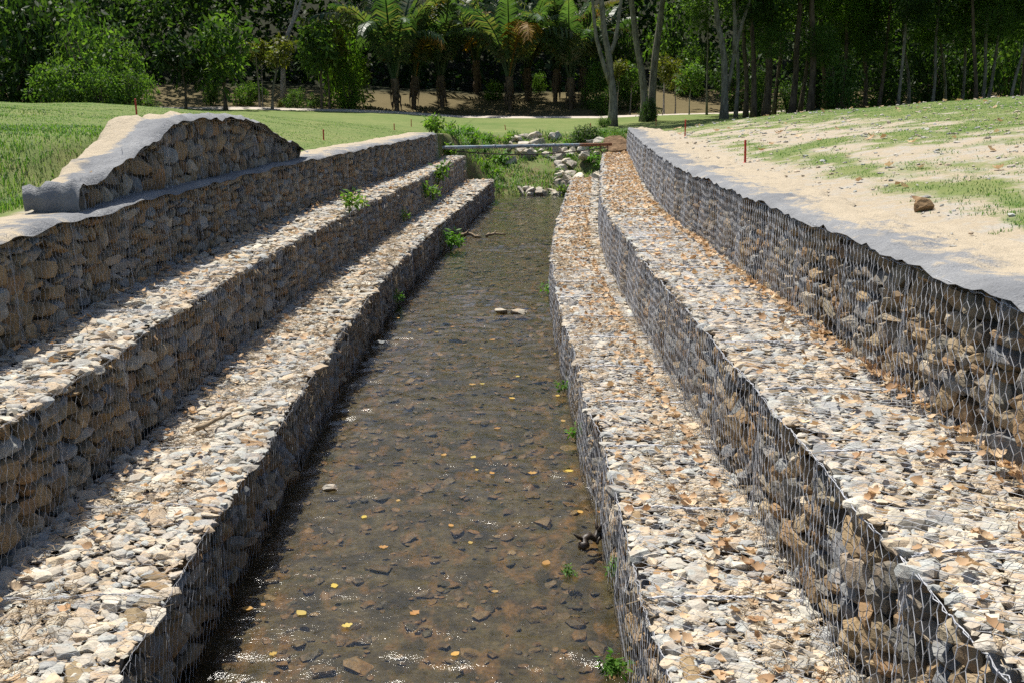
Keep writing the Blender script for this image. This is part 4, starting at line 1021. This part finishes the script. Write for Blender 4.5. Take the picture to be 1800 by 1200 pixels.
# ------------------------------------------------------------------ grass
def grass():
    rng = np.random.default_rng(8); mb = MB()
    def blades(x, y, L, wdt, lean, t0=0.):
        n = len(x); z = ground_z(x, y); a = rng.uniform(0, 6.28, n); d = np.stack([np.cos(a), np.sin(a), 0 * a], -1); s_ = np.stack([-np.sin(a), np.cos(a), 0 * a], -1)
        P = np.stack([x, y, z - .01], -1); L = L[:, None]; w_ = (wdt * np.ones(n))[:, None] * s_
        m1 = P + (0, 0, 1) * L * .62 + d * L * lean * .3; e = P + (0, 0, 1) * L * .9 + d * L * lean
        V = np.stack([P - w_, P + w_, m1 + w_ * .7, m1 - w_ * .7, e], 1); b = np.arange(n)[:, None] * 5
        mb.add(V.reshape(-1, 3), T=b + np.array([[3, 2, 4]]), Q=b + np.array([[0, 1, 2, 3]]), tone=np.repeat(t0 + (.97 - t0) * rng.random(n), 5))
    # left lawn, long on the near mound
    n = 95000; D = 9.5 + 45 * rng.random(n) ** 1.7; px = rng.uniform(-60, 800, n); x = (px - 900) / F * D
    g, s_ = cover(x, D); k = (x < xl(D) - 1.0) & (rng.random(n) < g * 1.2 - .2) & ((D < 22) | (D > 11))
    x, D = x[k], D[k]; tall = (.03 + .17 * fbm(x * .9, D * .9, 50) ** 1.5) * np.interp(D, [9, 20, 32, 55], [.85, .55, .28, .18])
    blades(x, D, tall * rng.uniform(.5, 1.4, len(x)), np.interp(D, [9, 25, 55], [.005, .011, .018]), .5)
    # right bank tufts
    n = 62000; D = 8.5 + 42 * rng.random(n) ** 1.4; px = rng.uniform(1090, 1860, n); x = (px - 900) / F * D
    g, s_ = cover(x, D); pert = (fbm(x * 3.2, D * 3.2, 51) - .5) * 1.8; k = (x > xr(D) + 1.2) & (rng.random(n) < np.clip((g + pert - .42) * 3, 0, 1))
    x, D = x[k], D[k]; blades(x, D, rng.uniform(.018, .058, len(x)) * np.interp(D, [8, 25, 50], [1, .8, .6]), np.interp(D, [9, 25, 55], [.004, .008, .013]), .8, .5)
    # ditch
    n = 10500; D = rng.uniform(43.3, 51.5, n); x = xl(D) - .5 + rng.random(n) * (xr(D) - xl(D) + 1.0); k = fbm(x * .8, D * .8, 52) > .34; x, D = x[k], D[k]
    blades(x, D, rng.uniform(.08, .3, len(x)), .016, .7)
    tag(link('grass', mb.mesh('grass', M_GRASS)), "green grass on the lawn, banks and ditch", 'grass', kind='stuff')
grass()
# ------------------------------------------------------------------ weeds on the walls and along the water
def weed_mesh(seed, n, size, h):
    rng = np.random.default_rng(seed); mb = MB()
    for k in range(n):
        a = rng.uniform(0, 6.28); r = rng.uniform(.1, .5); top = np.array([math.cos(a) * r, math.sin(a) * r, h * rng.uniform(.5, 1)])
        P = np.array([(0, 0, 0), top * (.4, .4, .6), top]); mb.tube(P, [.012, .01, .005], 4, tone=.3)
        leaves(mb, rng, np.array([top, top * (.7, .7, .75)]), .16, 7, size, up=.8, droop=.2, wid=.38)
    return mb.mesh('weed', M_WEED)
WEED = [weed_mesh(400 + i, 7, .3, .9) for i in range(3)]
def weed(P, s_, label, v=0, group=None, m=None):
    o = link('weed', WEED[v % 3], loc=[float(q) for q in P]); o.scale = (s_,) * 3; o.rotation_euler = (0, 0, v * 1.7)
    if m: o.material_slots[0].link = 'OBJECT'; o.material_slots[0].material = m
    return tag(o, label, 'weed', group)
for i, (px, py, s_, lb) in enumerate(((792, 440, .55, "bright weed at the left water edge near the driftwood"), (806, 436, .35, "small weed beside the bright weed near the driftwood"), (1085, 1185, .20, "green weed at the right water edge, nearest the camera"), (1068, 1188, .14, "little weed just left of the nearest green weed"), (1078, 1010, .17, "weed below the snagged dark driftwood at right"), (1002, 1012, .12, "sparse weed growing in the water near the snagged driftwood"),
        (1012, 772, .22, "weed at the right water edge in the middle distance"), (990, 690, .2, "weed at the right water edge beyond the middle weed"), (966, 520, .32, "weed at the right edge near the two cream stones"), (645, 583, .22, "small weed at the left water edge opposite the cream stones"), (700, 535, .3, "weed at the left water edge, second beyond the cream stones"))):
    weed(on_water(px, py) + (0, 0, -.02), s_, lb, i)
w2 = WALLS['L2']
for i, (y, t, s_, lb) in enumerate(((20.2, 1.02, .45, "fern clump growing over the top edge of the middle left tier"), (21.4, .98, .3, "smaller fern beside the clump on the middle left tier"), (30.5, .35, .6, "leafy weed on the shaded face of the middle left tier"), (33.0, .5, .75, "larger leafy weed near the far end of the middle left tier"), (31.8, .1, .5, "weed at the foot of the middle left tier's far part"), (26.5, .12, .35, "weed at the foot of the middle left tier before the far weeds"))):
    weed((float(face_x(w2, np.array(y), np.array(min(t, 1.)))) + .04, y, float(w2.zb(y)) + t * .97), s_, lb, i, m=M_LEAF_C)
rd = np.random.default_rng(31)
for i in range(34):
    y = rd.uniform(43.2, 49.5); t = rd.choice([rd.uniform(.0, .36), rd.uniform(.0, .3), rd.uniform(.5, .98)]); x = float(xl(y) + (xr(y) - xl(y)) * t)
    weed((x, y, float(ground_z(x, y)) - .03), float(rd.uniform(.3, .75)), "leafy green weed in the ditch beyond the gabions", i, 'weeds in the ditch', M_LEAF_C if i % 2 else None)
for i in range(8):
    y = 39.2 + i * .42; x = float(X('L2', min(y, 41.8))) - rd.uniform(.7, 1.3) + (.5 if y > 42 else 0)
    weed((x, y, max(1.5, float(ground_z(x, y))) if y < 41.9 else float(ground_z(x, y))), float(rd.uniform(.4, .7)), "low weed behind the far end of the left tiers", i, 'weeds behind the left wall end', M_LEAF_C)
# ------------------------------------------------------------------ rubble in the ditch
for i in range(92):
    k = i % 4
    if k == 0: y, t = rd.uniform(43.3, 44.0), rd.uniform(.36, .66)
    elif k in (1, 2): y, t = rd.uniform(44.0, 48.5), rd.uniform(.60, .86)
    else: y, t = rd.uniform(47.5, 50.5), rd.uniform(.3, .62)
    x = float(xl(y) + (xr(y) - xl(y)) * t); s_ = float(rd.uniform(.22, .66)) * (1.0 if k else .9)
    single_rock('boulder', (x, y, float(ground_z(x, y)) + s_ * .12), (s_ * rd.uniform(.9, 1.5), s_, s_ * rd.uniform(.55, .85)), (rd.uniform(0, 6.28), rd.normal() * .3, rd.normal() * .3), B0 + i % 6, M_PALE,
                "pale broken rock in the rubble heap in the ditch" if k else "pale rock in the row damming the end of the stream", 'rock', 'rubble in the ditch' if k else 'rocks at the end of the stream')
# ------------------------------------------------------------------ the pipe with its cable
def pipe():
    a = np.array([-3.3, 41.0, 1.86]); b = np.array([4.25, 44.0, 1.86]); root = empty('steel_pipe', a.tolist(), "long steel pipe with flaking blue paint spanning the channel's far end", 'pipe')
    k = np.linspace(0, 1, 12)[:, None]; mb = MB(); mb.tube(a + (b - a) * k - (0, 0, .0), .07, 14)
    link('tube', mb.mesh('tube', M_PIPE, True, origin=a), root)
    for s_ in (.34, .67):
        mb = MB(); p = a + (b - a) * s_; d = (b - a) / np.linalg.norm(b - a); mb.tube(np.array([p - d * .07, p + d * .07]), .083, 14); link('coupling', mb.mesh('coupling', M_PIPE, True, origin=a), root)
    mb = MB(); p = b - (b - a) / np.linalg.norm(b - a) * .35; ang = np.linspace(0, 6.28, 18)
    mb.tube(p + np.stack([.17 * np.cos(ang), .06 * np.cos(ang), -.16 + .2 * np.sin(ang)], -1), .03, 6, cap=False); link('hanger_ring', mb.mesh('hanger_ring', simple('rusty_iron', (.18, .10, .06), .5, 20, .8), True, origin=a), root)
    root2 = tag(link('cable', None), "thin sagging cable under the steel pipe", 'cable') if False else None
    k = np.linspace(0, 1, 24); P = (a + (0.9, .3, -.12))[None] + ((b - a) - (1.1, .3, -.0))[None] * k[:, None]; P[:, 2] -= .30 * 4 * k * (1 - k) * .75
    mb = MB(); mb.tube(P, .026, 6)
    tag(link('cable', mb.mesh('cable', simple('dark_cable', (.05, .04, .035), .3, 20, .7), True, origin=P[0]), loc=P[0].tolist()), "thin dark cable sagging below the steel pipe", 'cable')
pipe()
def soil_block():
    V, T = rock(np.random.default_rng(9), 2, 6, 4.0, .03)
    o = link('soil_bank', new_mesh('soil_bank', V, T, M_SOIL)); o.location = (4.75, 45.2, 1.78); o.scale = (1.5, 1.6, .8)
    tag(o, "overhanging block of brown soil at the pipe's right end", 'soil bank', kind='thing')
soil_block()
# ------------------------------------------------------------------ marker stakes
def stake(q, h, label, lean=0.0, col=None):
    mb = MB(); r = .021
    mb.tube(np.array([(0, 0, -.1), (lean * .5, 0, h * .5), (lean, 0, h - .015), (lean, 0, h)]), [r, r, r, r * .5], 8)
    mb.tube(np.array([(0, 0, -.02), (0, 0, .012)]), [.07, .03], 9)
    o = link('marker_stake', mb.mesh('marker_stake', M_STAKE, True), loc=[float(v) for v in q]); return tag(o, label, 'stake')
for (px, py, h, lean, lb) in ((1310, 287, .37, -.02, "bright red stake nearest the camera on the sandy right bank"), (1204, 240, .46, 0, "red stake second nearest on the right bank, by the fabric strip"), (1153, 222, .36, 0, "dark red stake past the far end of the right wall"), (237, 213, .46, 0, "red stake just behind the crest of the stone mound"), (569, 247, .27, 0, "red stake on the lawn past the mound's far end"),
        (693, 229, .24, 0, "leftmost of three small stakes beyond the upper left wall end"), (723, 223, .34, 0, "tallest, middle of three small stakes beyond the upper left wall end"), (748, 222, .22, 0, "rightmost of three small stakes beyond the upper left wall end"), (889, 229, .24, -.05, "leaning dark stake in mid lawn above the pipe"), (1038, 224, .2, 0, "tiny stake on the lawn left of the pale forked tree"), (791, 231, .15, 0, "shortest stake at the ditch edge beyond the left wall")):
    q = hit(px, py)
    if px == 237: x = gx(237, 24.0); q = np.array([x, 24.0, float(terr(x, 24.0))])
    stake(q, h * (1.15 if px != 237 else 1.7), lb, lean)
# ------------------------------------------------------------------ stones and leaves lying on the right bank
q = hit(1622, 372); single_rock('rock', q + (0, 0, .06), (.22, .18, .17), (.4, .1, .1), B0 + 2, M_BROWN, "brown rock lying by itself on the sandy right bank", 'rock')
for i in range(230):
    while True:
        D = 9 + 40 * rd.random() ** 1.1; px = rd.uniform(1150, 1830); x = (px - 900) / F * D
        if x > float(xr(D)) + 1.4: break
    z = float(terr(x, D)); big = rd.random()
    if i % 3:
        s_ = float(rd.uniform(.03, .075)) * (1 + D * .02); single_rock('stone', (x, D, z + s_ * .1), (s_ * 1.3, s_, s_ * .5), (rd.uniform(0, 6.28), rd.normal() * .2, rd.normal() * .2), NH + i % NL, M_TOP, "small pale stone strewn over the right bank", 'stone', 'stones strewn on the right bank')
    else:
        V, Q = LEAF[i % 6]; nm = 'bank_leaf_%d' % (i % 6); me = bpy.data.meshes.get(nm) or new_mesh(nm, V, Q, M_DRYLEAF, smooth=True)
        o = link('fallen_leaf', me, loc=(x, D, z + .02)); s_ = float(rd.uniform(.09, .17)) * (1 + D * .012); o.scale = (s_,) * 3; o.rotation_euler = (rd.normal() * .3, rd.normal() * .3, rd.uniform(0, 6.28)); tag(o, "dry tan leaf fallen on the sandy right bank", 'leaf', 'dry leaves on the right bank')

def gravel():
    n = 2000; D = 8 + 34 * rd.random(n) ** 1.3; px = rd.uniform(1100, 1840, n); x = (px - 900) / F * D; k = (x > xr(D) + .5) & (fbm(x * .6, D * .6, 130) > .4); x, D = x[k], D[k]; n = len(x)
    s_ = .018 * np.exp(np.clip(rd.normal(size=n), -2, 1.6) * .5) * (1 + D * .04); sc = np.stack([s_ * 1.3, s_, s_ * .6], -1)
    z = terr(x, D) + np.where(x < xr(D) + 1.3, .03, 0) + s_ * .15
    me = joined('gravel', np.stack([x, D, z], -1), sc, rotm(rd.uniform(0, 6.28, n), rd.normal(size=n) * .2, rd.normal(size=n) * .2), NH + rd.integers(0, NL, n), np.zeros(n, int), [M_TOP])
    tag(link('gravel', me), "fine gravel and crumbs of earth on the sandy right bank", 'gravel', kind='stuff')
gravel()
